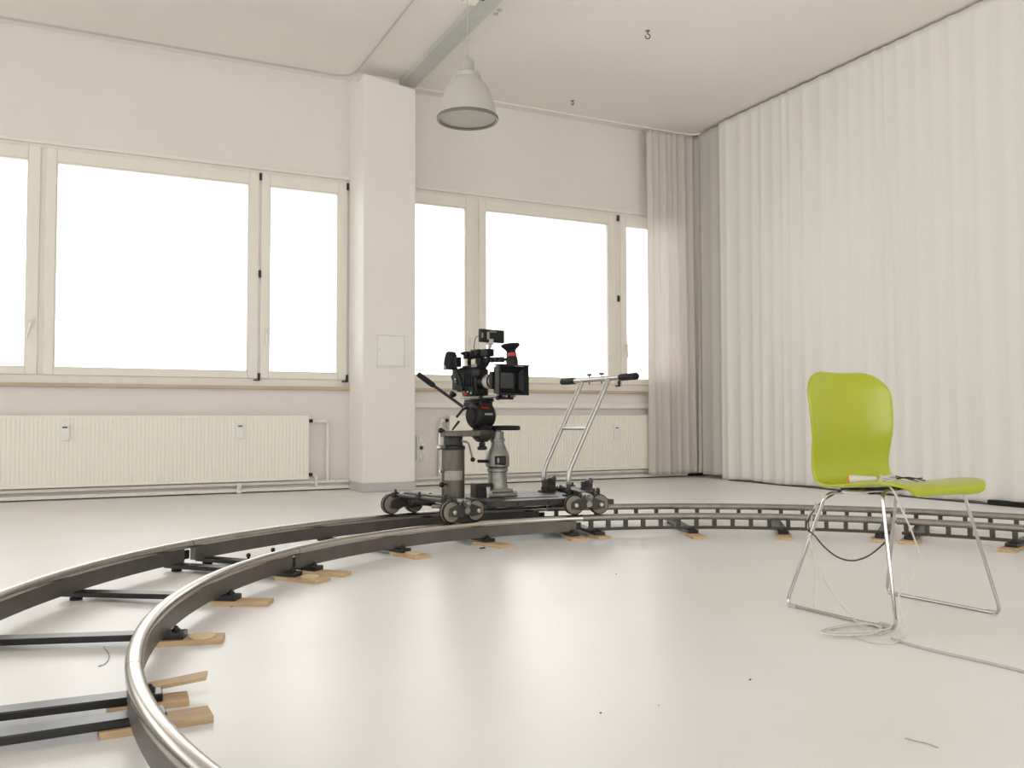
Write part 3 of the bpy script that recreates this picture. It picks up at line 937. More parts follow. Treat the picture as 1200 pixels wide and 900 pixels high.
def bogie(which, deg, side):
    g = math.degrees(0.081 / (RI if which == 0 else RO))
    ca, cb = rail_pt(deg + g, which, ZR + WR + 0.002), rail_pt(deg - g, which, ZR + WR + 0.002)
    mid = (ca + cb) / 2
    tdir = (cb - ca).normalized()
    nrm = Vector((-tdir.y, tdir.x, 0)) * side          # pointing away from the deck
    arm = MB()
    o = mid + nrm * 0.027
    poly = [(-0.105, -0.020), (-0.100, 0.018), (-0.04, 0.040), (-0.02, 0.062), (0.02, 0.062), (0.04, 0.040), (0.100, 0.018), (0.105, -0.020), (0.04, -0.030), (0.0, -0.012), (-0.04, -0.030)]
    arm.prism(poly, o, tdir, Z3, nrm, 0.016)
    a = arm.build('bogie_arm', 'dolly_paint', dolly, bevel=0.003)
    arm2 = MB()
    arm2.prism(poly, mid - nrm * 0.041, tdir, Z3, nrm, 0.014)
    arm2.build('bogie_arm', 'dolly_paint', dolly, bevel=0.003)
    pv = MB()
    pv.cyl(mid - nrm * 0.055 + Z3 * 0.045, mid + nrm * 0.058 + Z3 * 0.045, 0.022, n=16)
    pv.cyl(mid + nrm * 0.055 + Z3 * 0.005, mid + nrm * 0.042 + Z3 * 0.005, 0.018, n=14)
    pv.ball(mid + nrm * 0.065 + Z3 * 0.045, 0.016, 10, m=6)
    pv.build('pivot', 'cast_alu', a)
    for c in (ca, cb):
        wheel(c, nrm, a)
        nu = MB().lathe([(0.014, 0.034), (0.014, 0.052), (0.008, 0.056)], c, nrm, 6).build('axle_nut', 'steel', a)
    return mid + Z3 * 0.045
def ang(x, which):
    """angle on the rail at world x, far half"""
    r = (RI if which == 0 else RO) - 0.06
    return math.degrees(math.acos((x - RC.x) / r))
bNL = bogie(0, ang(1.90, 0), -1)
bNR = bogie(0, ang(2.70, 0), -1)
bFL = bogie(1, ang(1.755, 1), 1)
bFR = bogie(1, ang(2.86, 1), 1)

# axle beams across the gauge and tie rods
for a, b in ((bNL, bFL), (bNR, bFR)):
    d = (b - a).normalized()
    s = d.cross(Z3)
    MB().obox((a + b) / 2 + Z3 * 0.008, (d, s, Z3), ((b - a).length - 0.10, 0.05, 0.036)).build('axle_beam', 'dolly_paint', dolly, bevel=0.004)
    sgn = -1 if a is bNL else 1
    off = Vector((sgn * 0.07, 0, 0.012))
    MB().cyl(a + off, b + off, 0.010, n=10).build('tie_rod', 'lift_bronze', dolly)
    kn = MB()
    for t in (0.08, 0.5, 0.92):
        p = a.lerp(b, t) + off
        kn.obox(p, (d, s, Z3), (0.03, 0.034, 0.03))
        kn.cyl(p + Z3 * 0.012, p + Z3 * 0.032, 0.008, n=8)
    kn.build('rod_clamp', 'dark_metal', dolly, bevel=0.002)
# steering hardware on the left end plate
st = MB()
for (x, y, z, r_) in ((1.83, 4.86, 0.215, 0.028), (1.90, 4.99, 0.22, 0.024), (1.78, 4.97, 0.21, 0.026)):
    st.lathe([(r_, -0.02), (r_ * 1.15, 0.0), (r_ * 0.8, 0.018), (r_ * 0.35, 0.024), (r_ * 0.35, 0.036)], (x, y, z), n=14)
st.obox((1.84, 4.93, 0.215), (Vector((0.6, 0.8, 0)), Vector((-0.8, 0.6, 0)), Z3), (0.20, 0.045, 0.022))
st.obox((1.80, 4.84, 0.222), (Vector((0.9, -0.4, 0)), Vector((0.4, 0.9, 0)), Z3), (0.14, 0.03, 0.02))
st.build('steering_linkage', 'dark_metal', dolly, bevel=0.003)
MB().cyl((1.80, 4.70, 0.205), (1.97, 4.60, 0.20), 0.011, n=10).build('steering_rod', 'cast_alu', dolly)

# lift column
A = DP(531, 578)
A.z = dz1 - 0.02
lz = lambda py: DP(531, py).z
R1 = 13.2 * MPX
lift = MB().lathe([(R1 * 1.12, 0), (R1 * 1.12, 0.02), (R1, 0.024), (R1, lz(527) - A.z)], A, n=32).build('lift_column', 'lift_bronze', dolly)
MB().lathe([(R1 * 1.03, lz(527) - A.z), (R1 * 1.06, lz(526) - A.z), (R1 * 1.06, lz(522.5) - A.z), (R1 * 0.86, lz(521) - A.z), (R1 * 0.80, lz(516) - A.z), (R1 * 0.84, lz(512) - A.z), (R1 * 0.7, lz(511) - A.z)], A, n=28).build('collar', 'dark_metal', lift)
def wrap(r, c, a0, a1, z0, z1, n=14):
    m = MB()
    vs = []
    for i in range(n + 1):
        a = math.radians(a0 + (a1 - a0) * i / n)
        vs += [(c.x + r * math.cos(a), c.y + r * math.sin(a), z0), (c.x + r * math.cos(a), c.y + r * math.sin(a), z1)]
    m.add(vs, [(2 * i, 2 * i + 2, 2 * i + 3, 2 * i + 1) for i in range(n)])
    return m
wrap(R1 + 0.001, A, 200, 300, lz(562), lz(551)).build('sticker', 'label_foil', lift, solid=False)
ad = MB()
for py, dx in ((504.5, -14.5), (568, -13.5)):
    p = DP(531 + dx, py, DY - 0.05)
    ad.ball(p, 0.016, 12)
    ad.cyl(p, p + Vector((0.03, 0.02, 0.0)), 0.006, n=8)
ad.build('black_knob', 'black_plastic', lift)
sk_ = MB()
p = DP(514.5, 524.5, DY - 0.05)
sk_.ball(p, 0.015, 12)
sk_.cyl(p, p + Vector((0.05, 0.02, 0)), 0.006, n=8)
sk_.cyl(p, DP(515.5, 506, DY - 0.05), 0.004, n=8)
MB().cyl(DP(515, 552, DY - 0.05), DP(520, 552, DY - 0.03), 0.008, n=8).build('valve_stub', 'steel', lift)
sk_.build('valve_knob', 'steel', lift)
# locking lever with ball
lv = MB()
pa, pb, pc = DP(541, 517, DY - 0.04), DP(549, 518.5, DY - 0.09), DP(554, 538.5, DY - 0.09)
lv.tube(rounded([pa, pb, pc], 0.02), 0.006)
lv.build('locking_lever', 'cast_alu', lift)
MB().ball(pc, 0.0145, 12).build('lever_ball', 'black_plastic', lift)
# arm to the head bowl
za, zb_ = lz(511.5), lz(504.5)
B = DP(565, 508)
ar = MB()
ar.prism([(A.x - 0.075, DY - 0.045), (A.x - 0.05, DY - 0.065), (A.x + 0.03, DY - 0.068), (B.x, DY - 0.055), (B.x, DY + 0.055), (A.x + 0.03, DY + 0.068), (A.x - 0.05, DY + 0.065), (A.x - 0.075, DY + 0.045)], (0, 0, za), X3, Y3, Z3, zb_ - za)
arm_o = ar.build('lift_arm', 'lift_bronze', dolly, bevel=0.004)
MB().cyl(DP(530, 504, DY - 0.03), DP(538, 493.5, DY - 0.03), 0.005, 0.008, n=8).build('arm_lever', 'black_plastic', arm_o)
RB = 13.6 * MPX
bz = lambda py: DP(565, py).z
MB().lathe([(RB * 0.42, bz(518)), (RB * 0.62, bz(516)), (RB * 0.95, bz(511)), (RB, bz(508)), (RB, bz(504)), (RB * 0.8, bz(503.5))], (B.x, B.y, 0), n=28).build('head_bowl', 'dolly_paint', arm_o)
MB().lathe([(RB * 0.30, bz(519)), (RB * 0.26, bz(522)), (RB * 0.42, bz(524)), (RB * 0.44, bz(526.5)), (RB * 0.30, bz(527.5))][::-1], (B.x, B.y, 0), n=16).build('bowl_clamp', 'dark_metal', arm_o)
MB().cyl((B.x, B.y, bz(524)), (B.x, B.y, bz(517)), RB * 0.2, n=12).build('clamp_stem', 'dark_metal', arm_o)

# black battery box between the columns
MB().box(2.13, 2.235, 4.82, 4.92, dz1 - 0.02, dz1 + 0.085).build('control_box', 'black_plastic', dolly, bevel=0.006)
c0 = DP(566, 573)
MB().box(c0.x - 0.012, c0.x + 0.012, 4.79, 4.83, dz1, dz1 + 0.065).build('bright_plate', 'brushed_alu', dolly, bevel=0.002)

# turret column
T = DP(583, 575)
T.z = dz1 + 0.002
tz = lambda py: DP(583, py).z - T.z
mp = MPX * 1.09
tur = MB().lathe([(12.0 * mp, tz(573)), (11.0 * mp, tz(570)), (10.2 * mp, tz(566)), (10.0 * mp, tz(553)), (11.3 * mp, tz(552)), (11.3 * mp, tz(549)), (10.4 * mp, tz(548)), (12.8 * mp, tz(546)), (13.0 * mp, tz(543)), (12.8 * mp, tz(536)), (11.8 * mp, tz(531)), (8.6 * mp, tz(523)), (7.2 * mp, tz(519)), (7.2 * mp, tz(517.5)), (8.1 * mp, tz(517)), (8.1 * mp, tz(514)), (7.0 * mp, tz(513.5)), (7.0 * mp, tz(506)), (4 * mp, tz(505.5))], T, n=32).build('turret', 'cast_alu', dolly)
w = MB()
v = Vector((CAM.x - T.x, CAM.y - T.y, 0)).normalized()
sd = v.cross(Z3)
pc_ = T + Vector((0, 0, tz(539))) + v * (10.6 * mp) - sd * (3.0 * mp)
ex = sd
w.obox(pc_, (sd, v, Z3), (0.070, 0.03, 0.056))
w.build('turret_opening', 'black_plastic', tur, bevel=0.008)
MB().obox(pc_ + v * 0.012 + sd * 0.012, (sd, v, Z3), (0.012, 0.01, 0.03)).build('inner_post', 'cast_alu', tur, bevel=0.002)
tb = MB()
tb.obox(T + Vector((0, 0, 0.012)), (X3, Y3, Z3), (0.185, 0.185, 0.026))
tb.obox(T + Vector((0, 0, 0.035)), (X3, Y3, Z3), (0.145, 0.145, 0.024))
tb.build('turret_base', 'cast_alu', tur, bevel=0.008)
bl = MB()
for i in (-1, 1):
    for j in (-1, 1):
        bl.lathe([(0.011, 0), (0.011, 0.012), (0.007, 0.014)], T + Vector((i * 0.078, j * 0.078, 0.024)), n=6)
bl.build('bolt', 'steel', tur)
MB().cyl(DP(560.5, 540.5, DY - 0.03), DP(571, 540.5, DY - 0.01), 0.010, n=10).build('turret_handle', 'black_plastic', tur)
S = DP(592, 501.5)
MB().lathe([(0.088, -0.014), (0.092, -0.008), (0.092, 0.008), (0.086, 0.014), (0.02, 0.016)], S, n=32).build('seat_disc', 'black_rubber', dolly)
MB().cyl((T.x, T.y, T.z + tz(507)), (T.x, T.y, S.z - 0.005), 4.2 * mp, n=14).build('seat_post', 'cast_alu', tur)

# push bar
nf, ff = 4.68, 5.00
pn, pf = on_y(668, 573.6, nf), on_y(637.8, 573.6, ff)
xf = (pn.x + pf.x) / 2
tn, tf = on_y(714.5, 445, nf), on_y(681, 446, ff)
xt, ztp = (tn.x + tf.x) / 2, (tn.z + tf.z) / 2
kz = on_y(667, 555, nf).z
pb_ = thing  # (name kept free)
for y in (nf, ff):
    MB().tube(rounded([(xf, y, dz1 - 0.01), (xf - 0.012, y, kz), (xt, y, ztp)], 0.06), 0.0155, 14).build('push_bar_tube', 'brushed_alu', dolly)
f_ = 0.40
cx_, cz_ = xf + (xt - xf) * (0.47), kz + (ztp - kz) * 0.47 + 0.0
MB().cyl((cx_, nf, cz_), (cx_, ff, cz_), 0.0125, n=12).build('push_bar_rung', 'brushed_alu', dolly)
hx, hz = xt + 0.012, ztp + 0.006
hb = MB().cyl((hx, 4.46, hz), (hx, 5.24, hz), 0.0165, n=14).build('push_handle', 'brushed_alu', dolly)
MB().lathe([(0.018, 0), (0.0215, 0.004), (0.0215, 0.17), (0.019, 0.178)], (hx, 4.385, hz), (0, 1, 0), 16).build('grip', 'black_rubber', hb)
MB().lathe([(0.018, 0), (0.0215, 0.004), (0.0215, 0.17), (0.019, 0.178)], (hx, 5.115, hz), (0, 1, 0), 16).build('grip', 'black_rubber', hb)
for y in (nf + 0.10, ff - 0.07):
    m = MB()
    m.cyl((hx, y, hz - 0.03), (hx, y, hz + 0.028), 0.004, n=8)
    m.lathe([(0.006, 0.024), (0.017, 0.028), (0.017, 0.038), (0.008, 0.040)], (hx, y, hz), n=12)
    m.build('clamp_screw', 'dark_metal', hb)
# push bar sockets and locking knobs at the right end
for y in (nf, ff):
    m = MB()
    m.box(xf - 0.035, xf + 0.035, y - 0.03, y + 0.03, dz1 - 0.02, dz1 + 0.012)
    m.lathe([(0.024, 0), (0.024, 0.03), (0.02, 0.034)], (xf, y, dz1 + 0.005), n=16)
    m.build('push_bar_socket', 'dark_metal', dolly, bevel=0.003)
MB().prism([(2.62, 4.60), (2.93, 4.56), (2.93, 5.10), (2.62, 5.08)], (0, 0, dz1 - 0.05), X3, Y3, Z3, 0.030).build('end_plate', 'dolly_paint', dolly, bevel=0.004)
for (px, py, y) in ((688, 566, 4.72), (645, 563, 5.03)):
    p = on_y(px, py, y)
    m = MB()
    m.box(p.x - 0.035, p.x + 0.03, y - 0.02, y + 0.02, dz1 - 0.03, p.z + 0.01)
    m.cyl((p.x - 0.03, y - 0.045, p.z), (p.x + 0.035, y + 0.02, p.z + 0.012), 0.02, n=12)
    m.lathe([(0.010, 0.0), (0.010, 0.03), (0.024, 0.032), (0.026, 0.045), (0.020, 0.052)], (p.x + 0.03, y, p.z - 0.055), (1, -0.35, 0), 12)
    m.build('brake_clamp', 'dolly_paint', dolly, bevel=0.004)

# =================================================================== FLUID HEAD
vaz = math.radians(-78)
fv = Vector((math.cos(vaz), math.sin(vaz), 0))
rv = fv.cross(Z3)
CO = DP(558, 463)
HC = DP(563.5, 487)
fh = thing('fluid_head', (B.x, B.y, bz(503.5)), 'black fluid tripod head with red accents and pan bar on the dolly', 'tripod head')
RH = 15.2 * MPX
m = MB()
m.lathe([(RH * 0.55, -0.070), (RH * 0.86, -0.064), (RH, -0.05), (RH, 0.05), (RH * 0.86, 0.064), (RH * 0.55, 0.070)], HC, rv, 28)
hb_ = m.build('head_body', 'camera_black', fh)
MB().lathe([(RB * 0.80, bz(503.5)), (RB * 0.86, bz(501)), (RB * 0.72, bz(498.5)), (RB * 0.70, bz(494))], (B.x, B.y, 0), n=28).build('pan_base', 'black_plastic', fh)
for s in (-1, 1):
    m = MB()
    m.lathe([(RH * 0.62, 0), (RH * 0.60, 0.012), (RH * 0.3, 0.014)], HC + rv * (0.068 * s), rv * s, 20)
    m.build('tilt_dial', 'black_rubber', fh)
m = MB()
m.lathe([(RH + 0.0015, -0.012), (RH + 0.002, -0.009), (RH + 0.002, 0.009), (RH + 0.0015, 0.012)], HC, rv, 28, capped=False)
pts = []
ac = MB()
n = 10
vs = []
for i in range(n + 1):
    a = math.radians(30 + 45 * i / n)
    q_ = HC + (fv * math.cos(a) + Z3 * math.sin(a)) * (RH + 0.002)
    vs += [q_ + rv * 0.045, q_ - rv * 0.010]
ac.add(vs, [(2 * i, 2 * i + 1, 2 * i + 3, 2 * i + 2) for i in range(n)])
ac.build('red_stripe', 'red_anodised', fh, solid=False)
wl = MB()
vs = []
for i in range(5):
    a = math.radians(2 + 8 * i / 4)
    q_ = HC + (fv * math.cos(a) + Z3 * math.sin(a)) * (RH + 0.002)
    vs += [q_ + rv * 0.030, q_ - rv * 0.030]
wl.add(vs, [(2 * i, 2 * i + 1, 2 * i + 3, 2 * i + 2) for i in range(4)])
wl.build('nameplate', 'label_foil', fh, solid=False)
pl = MB()
ptz = DP(558, 470).z
pl.obox(Vector((HC.x, HC.y, ptz - 0.019)) - fv * 0.03, (fv, rv, Z3), (0.19, 0.085, 0.030))
pl.obox(Vector((HC.x, HC.y, ptz + 0.003)) - fv * 0.02, (fv, rv, Z3), (0.23, 0.060, 0.016))
pl.build('camera_plate', 'camera_black', fh, bevel=0.004)
MB().ball(DP(545.5, 462, DY - 0.06), 0.0105, 10).build('release_button', 'red_anodised', fh)
lk = MB()
pa, pb = DP(543, 479, DY - 0.06), DP(535, 489, DY - 0.06)
lk.tube(rounded([DP(549, 478, DY - 0.04), pa, pb], 0.012), 0.008)
lk.build('tilt_lock', 'black_plastic', fh)
p0, p1, p2 = DP(543, 477, DY + 0.02), DP(509, 452.5, DY + 0.11), DP(489.5, 438, DY + 0.16)
pb1 = MB().tube([p0, p1], 0.0095, 10).build('pan_bar', 'black_plastic', fh)
MB().lathe([(0.010, 0), (0.0155, 0.006), (0.017, 0.02), (0.0165, (p2 - p1).length - 0.006), (0.012, (p2 - p1).length)], p1, p2 - p1, 14).build('pan_bar_grip', 'black_rubber', pb1)
k0 = p0.lerp(p1, 0.45)
MB().lathe([(0.006, 0.0), (0.022, 0.022), (0.024, 0.034), (0.016, 0.040)], k0, Vector((0.5, -0.3, 0.8)), 10).build('wing_knob', 'black_plastic', pb1)

# =================================================================== CINEMA CAMERA
ro = thing('video_camera', (CO.x, CO.y, ptz + 0.018), 'black cinema camera with matte box, monitor and viewfinder on the fluid head', 'video camera')
U = 0.000737
def cp_(fx, rr, crop_y):
    return Vector((CO.x, CO.y, CO.z)) + fv * fx + rv * rr + Z3 * ((574 - crop_y) * U)
AXS = (fv, rv, Z3)
zb0 = ptz + 0.018
def cbox(name, mat, fx, rr, cy, size, parent=ro, bevel=0.004):
    return MB().obox(cp_(fx, rr, cy), AXS, size).build(name, mat, parent, bevel=bevel)
body = cbox('camera_body', 'camera_black', -0.01, 0, 470, (0.15, 0.098, 0.165), bevel=0.012)
for k in range(5):
    cbox('cooling_fin', 'black_plastic', -0.05 + k * 0.02, 0.052, 455, (0.008, 0.010, 0.09), body, 0.002)
cbox('side_panel', 'black_plastic', -0.01, 0.054, 535, (0.11, 0.012, 0.04), body)
for k, (fx, cy) in enumerate(((-0.04, 548), (0.0, 548), (0.035, 560))):
    MB().lathe([(0.006, 0), (0.006, 0.006), (0.003, 0.007)], cp_(fx, 0.06, cy), rv, 10).build('button', 'steel', body)
cbox('base_plate', 'cast_alu', 0.02, 0, 598, (0.20, 0.075, 0.012))
for s in (-1, 1):
    MB().cyl(cp_(-0.12, 0.03 * s, 592), cp_(0.34, 0.03 * s, 592), 0.0075, n=10).build('support_rod', 'brushed_alu', ro)
rb = cbox('rod_bracket', 'camera_black', 0.10, 0, 596, (0.03, 0.09, 0.026))
rb2 = cbox('rod_bracket', 'camera_black', 0.29, 0, 600, (0.03, 0.10, 0.026))
MB().lathe([(0.012, 0), (0.013, 0.02), (0.008, 0.022)], cp_(0.30, 0.05, 606), rv, 12).build('bracket_knob', 'black_plastic', rb2)
# lens
LCc = 468
ln = MB().lathe([(0.036, 0.05), (0.040, 0.07), (0.040, 0.10), (0.043, 0.104), (0.043, 0.20), (0.048, 0.205), (0.048, 0.27)], cp_(0, 0, LCc), fv, 28).build('lens', 'camera_black', ro)
MB().lathe([(0.0435, 0.118), (0.0445, 0.12), (0.0445, 0.158), (0.0435, 0.16)], cp_(0, 0, LCc), fv, 28, capped=False).build('focus_ring', 'lamp_body', ln, solid=False)
MB().lathe([(0.0435, 0.178), (0.0440, 0.180), (0.0440, 0.184), (0.0435, 0.186)], cp_(0, 0, LCc), fv, 28, capped=False).build('iris_ring', 'brushed_alu', ln, solid=False)
# matte box: flared hood, hollow
mbx = MB()
c0 = cp_(0.262, 0, LCc)
def ring_rect(fx, w, h):
    c = cp_(fx, 0, LCc)
    return [c + rv * (sx_ * w / 2) + Z3 * (sz_ * h / 2) for sx_, sz_ in ((-1, -1), (1, -1), (1, 1), (-1, 1))]
rings = [ring_rect(0.262, 0.13, 0.115), ring_rect(0.285, 0.165, 0.145), ring_rect(0.355, 0.215, 0.172), ring_rect(0.372, 0.217, 0.174), ring_rect(0.372, 0.195, 0.152), ring_rect(0.350, 0.175, 0.138), ring_rect(0.330, 0.132, 0.096), ring_rect(0.305, 0.115, 0.088)]
vs = [p for r_ in rings for p in r_]
fs = []
for i in range(len(rings) - 1):
    for k in range(4):
        fs.append((i * 4 + k, i * 4 + (k + 1) % 4, (i + 1) * 4 + (k + 1) % 4, (i + 1) * 4 + k))
fs.append((0, 1, 2, 3)); 
mbx.add(vs, fs)
mo = mbx.build('matte_box', 'camera_black', ro, angle=20)
g = MB()
r_ = ring_rect(0.306, 0.120, 0.092)
g.add(r_, [(0, 1, 2, 3)])
g.build('front_glass', 'glass_black', mo, solid=False)
cbox('filter_tray', 'black_plastic', 0.275, 0.082, LCc, (0.028, 0.03, 0.10), mo)
cbox('top_flag', 'black_plastic', 0.35, 0, 352, (0.06, 0.215, 0.006), mo, 0.001)
cbox('flag_latch', 'brushed_alu', 0.372, -0.035, 358, (0.006, 0.06, 0.006), mo, 0.001)
# top handle
cbox('top_plate', 'camera_black', -0.02, 0, 345, (0.16, 0.07, 0.022))
hd = MB()
hd.tube(rounded([cp_(-0.07, 0, 345), cp_(-0.075, 0, 262), cp_(0.12, 0, 250), cp_(0.125, 0, 300), cp_(0.10, 0, 340)], 0.025), 0.012, 10)
hd.build('top_handle', 'camera_black', ro)
cbox('handle_grip', 'black_rubber', 0.02, 0, 246, (0.13, 0.036, 0.036), bevel=0.012)
cbox('accessory_block', 'camera_black', -0.085, 0.0, 240, (0.035, 0.05, 0.045))
cbox('accessory_block', 'camera_black', 0.115, 0.0, 236, (0.07, 0.05, 0.045))
cbox('wireless_module', 'camera_black', 0.01, 0.0, 228, (0.09, 0.055, 0.040), bevel=0.008)
cbox('handle_post', 'camera_black', 0.045, 0.0, 305, (0.05, 0.045, 0.05))
cbox('lens_motor', 'camera_black', 0.105, 0.062, 400, (0.075, 0.04, 0.045), bevel=0.008)
cbox('rear_module', 'camera_black', -0.085, 0.0, 395, (0.06, 0.105, 0.075), bevel=0.008)
cbox('handle_sticker', 'label_foil', 0.03, 0.037, 335, (0.055, 0.004, 0.018), bevel=0)
for k in range(4):
    MB().lathe([(0.008, -0.01), (0.010, -0.006), (0.010, 0.006), (0.008, 0.01)], cp_(-0.10 + 0.05 * k, 0.03, 225 + (k % 2) * 18), rv, 10).build('thumbscrew', 'black_plastic', ro)
# viewfinder arm and eyecup
va = MB().cyl(cp_(0.09, 0, 292), cp_(0.25, -0.05, 296), 0.009, n=10).build('viewfinder_arm', 'black_plastic', ro)
for k in range(3):
    t = 0.3 + k * 0.22
    MB().obox(cp_(0.09, 0, 292).lerp(cp_(0.25, -0.05, 296), t), AXS, (0.018, 0.026, 0.032)).build('arm_clamp', 'dark_metal', va, bevel=0.002)
ec = cp_(0.255, -0.075, 300)
vf = MB()
upv = (Z3 + fv * -0.10 + rv * 0.05).normalized()
vf.lathe([(0.022, -0.042), (0.034, -0.036), (0.036, -0.005), (0.032, 0.018), (0.028, 0.022)], ec, upv, 24)
vfo = vf.build('viewfinder', 'camera_black', ro)
MB().lathe([(0.029, 0.020), (0.031, 0.022), (0.031, 0.040), (0.029, 0.042)], ec, upv, 24).build('red_ring', 'red_anodised', vfo)
MB().lathe([(0.028, 0.042), (0.028, 0.055), (0.040, 0.068), (0.054, 0.080), (0.057, 0.092), (0.048, 0.096), (0.03, 0.08)], ec, upv, 24).build('eyecup', 'black_rubber', vfo)
# monitor
mon = MB().obox(cp_(0.14, -0.012, 102), (fv, rv, Z3), (0.026, 0.178, 0.078)).build('monitor', 'black_plastic', ro, bevel=0.005)
mp2 = cp_(0.14, -0.012, 102)
MB().obox(mp2 - fv * 0.0135, AXS, (0.002, 0.155, 0.066)).build('screen', 'glass_black', mon)
MB().obox(mp2 + fv * 0.0135 + rv * 0.035, AXS, (0.004, 0.018, 0.045)).build('battery_slot', 'label_foil', mon, bevel=0.001)
MB().obox(mp2 + fv * 0.0135 + rv * 0.078, AXS, (0.004, 0.012, 0.03)).build('connector', 'cast_alu', mon, bevel=0.001)
MB().obox(mp2 + fv * 0.0138 + rv * 0.0 + Z3 * 0.026, AXS, (0.002, 0.05, 0.010)).build('badge', 'lamp_rim', mon)
ma = MB()
ma.obox(cp_(0.14, 0.0, 150), AXS, (0.034, 0.030, 0.034))
ma.cyl(cp_(0.14, 0.0, 165), cp_(0.13, 0.0, 235), 0.008, n=10)
ma.ball(cp_(0.14, 0, 185), 0.013, 10)
ma.build('monitor_mount', 'lamp_body', ro, bevel=0.002)
MB().tube(smooth_path([mp2 + fv * 0.012 + rv * 0.085, mp2 + rv * 0.115 - Z3 * 0.015, cp_(0.08, 0.07, 165), cp_(0.05, 0.05, 195), cp_(0.04, 0.02, 225)]), 0.0022, 6).build('monitor_cable', 'cable_black', ro)
# rear grip, battery
cbox('battery', 'black_plastic', -0.155, 0.012, 440, (0.055, 0.085, 0.132), bevel=0.008)
cbox('battery_plate', 'camera_black', -0.11, 0.006, 450, (0.05, 0.09, 0.14))
for k, cy in enumerate((465, 440)):
    MB().lathe([(0.007, 0), (0.008, 0.010), (0.005, 0.014)], cp_(-0.13, 0.055, cy), rv, 10).build('socket', 'steel', ro)
gp = cp_(-0.15, 0.085, 285)
gm = MB()
gx = (Z3 * 0.97 + fv * 0.1).normalized()
gm.lathe([(0.030, -0.055), (0.040, -0.045), (0.042, -0.01), (0.036, 0.035), (0.028, 0.052), (0.016, 0.057)], gp, gx, 20)
gmo = gm.build('hand_grip', 'black_rubber', ro)
MB().lathe([(0.012, 0), (0.014, 0.012), (0.010, 0.016)], gp - gx * 0.045 + rv * 0.03, rv, 12).build('grip_knob', 'brushed_alu', gmo)
cbox('grip_mount', 'camera_black', -0.10, 0.075, 300, (0.05, 0.04, 0.06), gmo)
MB().tube(rounded([cp_(-0.12, 0.08, 320), cp_(-0.075, 0.075, 400), cp_(-0.03, 0.075, 540)], 0.03), 0.011, 10).build('grip_arm', 'camera_black', ro)
MB().tube(smooth_path([cp_(-0.10, 0.07, 360), cp_(-0.13, 0.09, 420), cp_(-0.09, 0.09, 480), cp_(-0.06, 0.065, 520)]), 0.004, 6).build('power_cable', 'cable_black', ro)

# =================================================================== GREEN CHAIR
SX = 2.622
ch = thing('chair', (2.652, 2.288, 0), 'lime green moulded shell chair on chrome sled legs inside the track ring', 'chair')
prof = [(2.030, 0.443), (2.020, 0.450), (2.021, 0.461), (2.040, 0.471), (2.09, 0.476), (2.16, 0.471), (2.24, 0.460), (2.32, 0.452), (2.375, 0.453), (2.415, 0.468), (2.438, 0.502), (2.445, 0.555), (2.444, 0.62), (2.445, 0.68), (2.450, 0.74), (2.460, 0.80), (2.473, 0.845), (2.485, 0.872)]
wid = [0.205, 0.218, 0.222, 0.226, 0.232, 0.234, 0.230, 0.220, 0.209, 0.200, 0.196, 0.197, 0.203, 0.210, 0.214, 0.214, 0.208, 0.198]
PR = smooth_path([(0, y, z) for y, z in prof], 4)
WD = smooth_path([(w, 0, 0) for w in wid], 4)
NS = 24
vs, fs = [], []
tot = len(PR)
lens = [0]
for i in range(1, tot):
    lens.append(lens[-1] + (PR[i] - PR[i - 1]).length)
LT = lens[-1]
def corner(d, R, w):
    """half-width left by a rounded end: d = distance from the end, R = corner radius"""
    if d >= R:
        return w
    return w - R + math.sqrt(max(0, R * R - (R - d) ** 2)) * 1.0
for i in range(tot):
    s = lens[i]
    w = WD[i].x
    w = min(w, corner(LT - s + 0.0005, 0.11, w), corner(s + 0.0005, 0.10, w))
    w = max(w, 0.02)
    a = PR[max(i - 1, 0)]
    b_ = PR[min(i + 1, tot - 1)]
    t = (b_ - a).normalized()
    nr = Vector((0, -t.z, t.y))       # toward the sitter
    f = min(1, max(0, (s - 0.42) / 0.18))
    dish = 0.030 * f - 0.000 + 0.006 * (1 - f)
    for k in range(NS + 1):
        u = -1 + 2 * k / NS
        q = Vector((SX + u * w, PR[i].y, PR[i].z)) + nr * (dish * (abs(u) ** 2.2) * (w / 0.21) ** 2)
        vs.append(q)
for i in range(tot - 1):
    for k in range(NS):
        fs.append((i * (NS + 1) + k, i * (NS + 1) + k + 1, (i + 1) * (NS + 1) + k + 1, (i + 1) * (NS + 1) + k))
sh = MB()
sh.add(vs, fs)
so = sh.build('seat_shell', 'chair_green', ch, solid=False, angle=180)
md = so.modifiers.new('ply', 'SOLIDIFY'); md.thickness = 0.011; md.offset = 0
bv = so.modifiers.new('edge', 'BEVEL'); bv.width = 0.003; bv.segments = 2; bv.limit_method = 'ANGLE'; bv.angle_limit = math.radians(50)
RR = 0.0062
def loop(xr, xfnt, xtr, xtf, yr, yf):
    return rounded([(SX, 2.36, 0.428), (xtr, 2.385, 0.427), (xr, yr, RR), (xfnt, yf, RR), (xtf, 2.125, 0.452), (SX, 2.14, 0.455)], 0.035, 7)
MB().tube(loop(2.376, 2.408, 2.445, 2.432, 2.522, 2.054), RR, 12).build('sled_leg', 'chrome', ch)
MB().tube(loop(2.898, 2.932, 2.812, 2.835, 2.516, 2.054), RR, 12).build('sled_leg', 'chrome', ch)
MB().obox((SX, 2.36, 0.438), (X3, Y3, Z3), (0.20, 0.06, 0.014)).build('mounting_plate', 'dark_metal', ch, bevel=0.002)
MB().obox((SX, 2.14, 0.460), (X3, Y3, Z3), (0.20, 0.05, 0.008)).build('mounting_plate', 'dark_metal', ch, bevel=0.002)
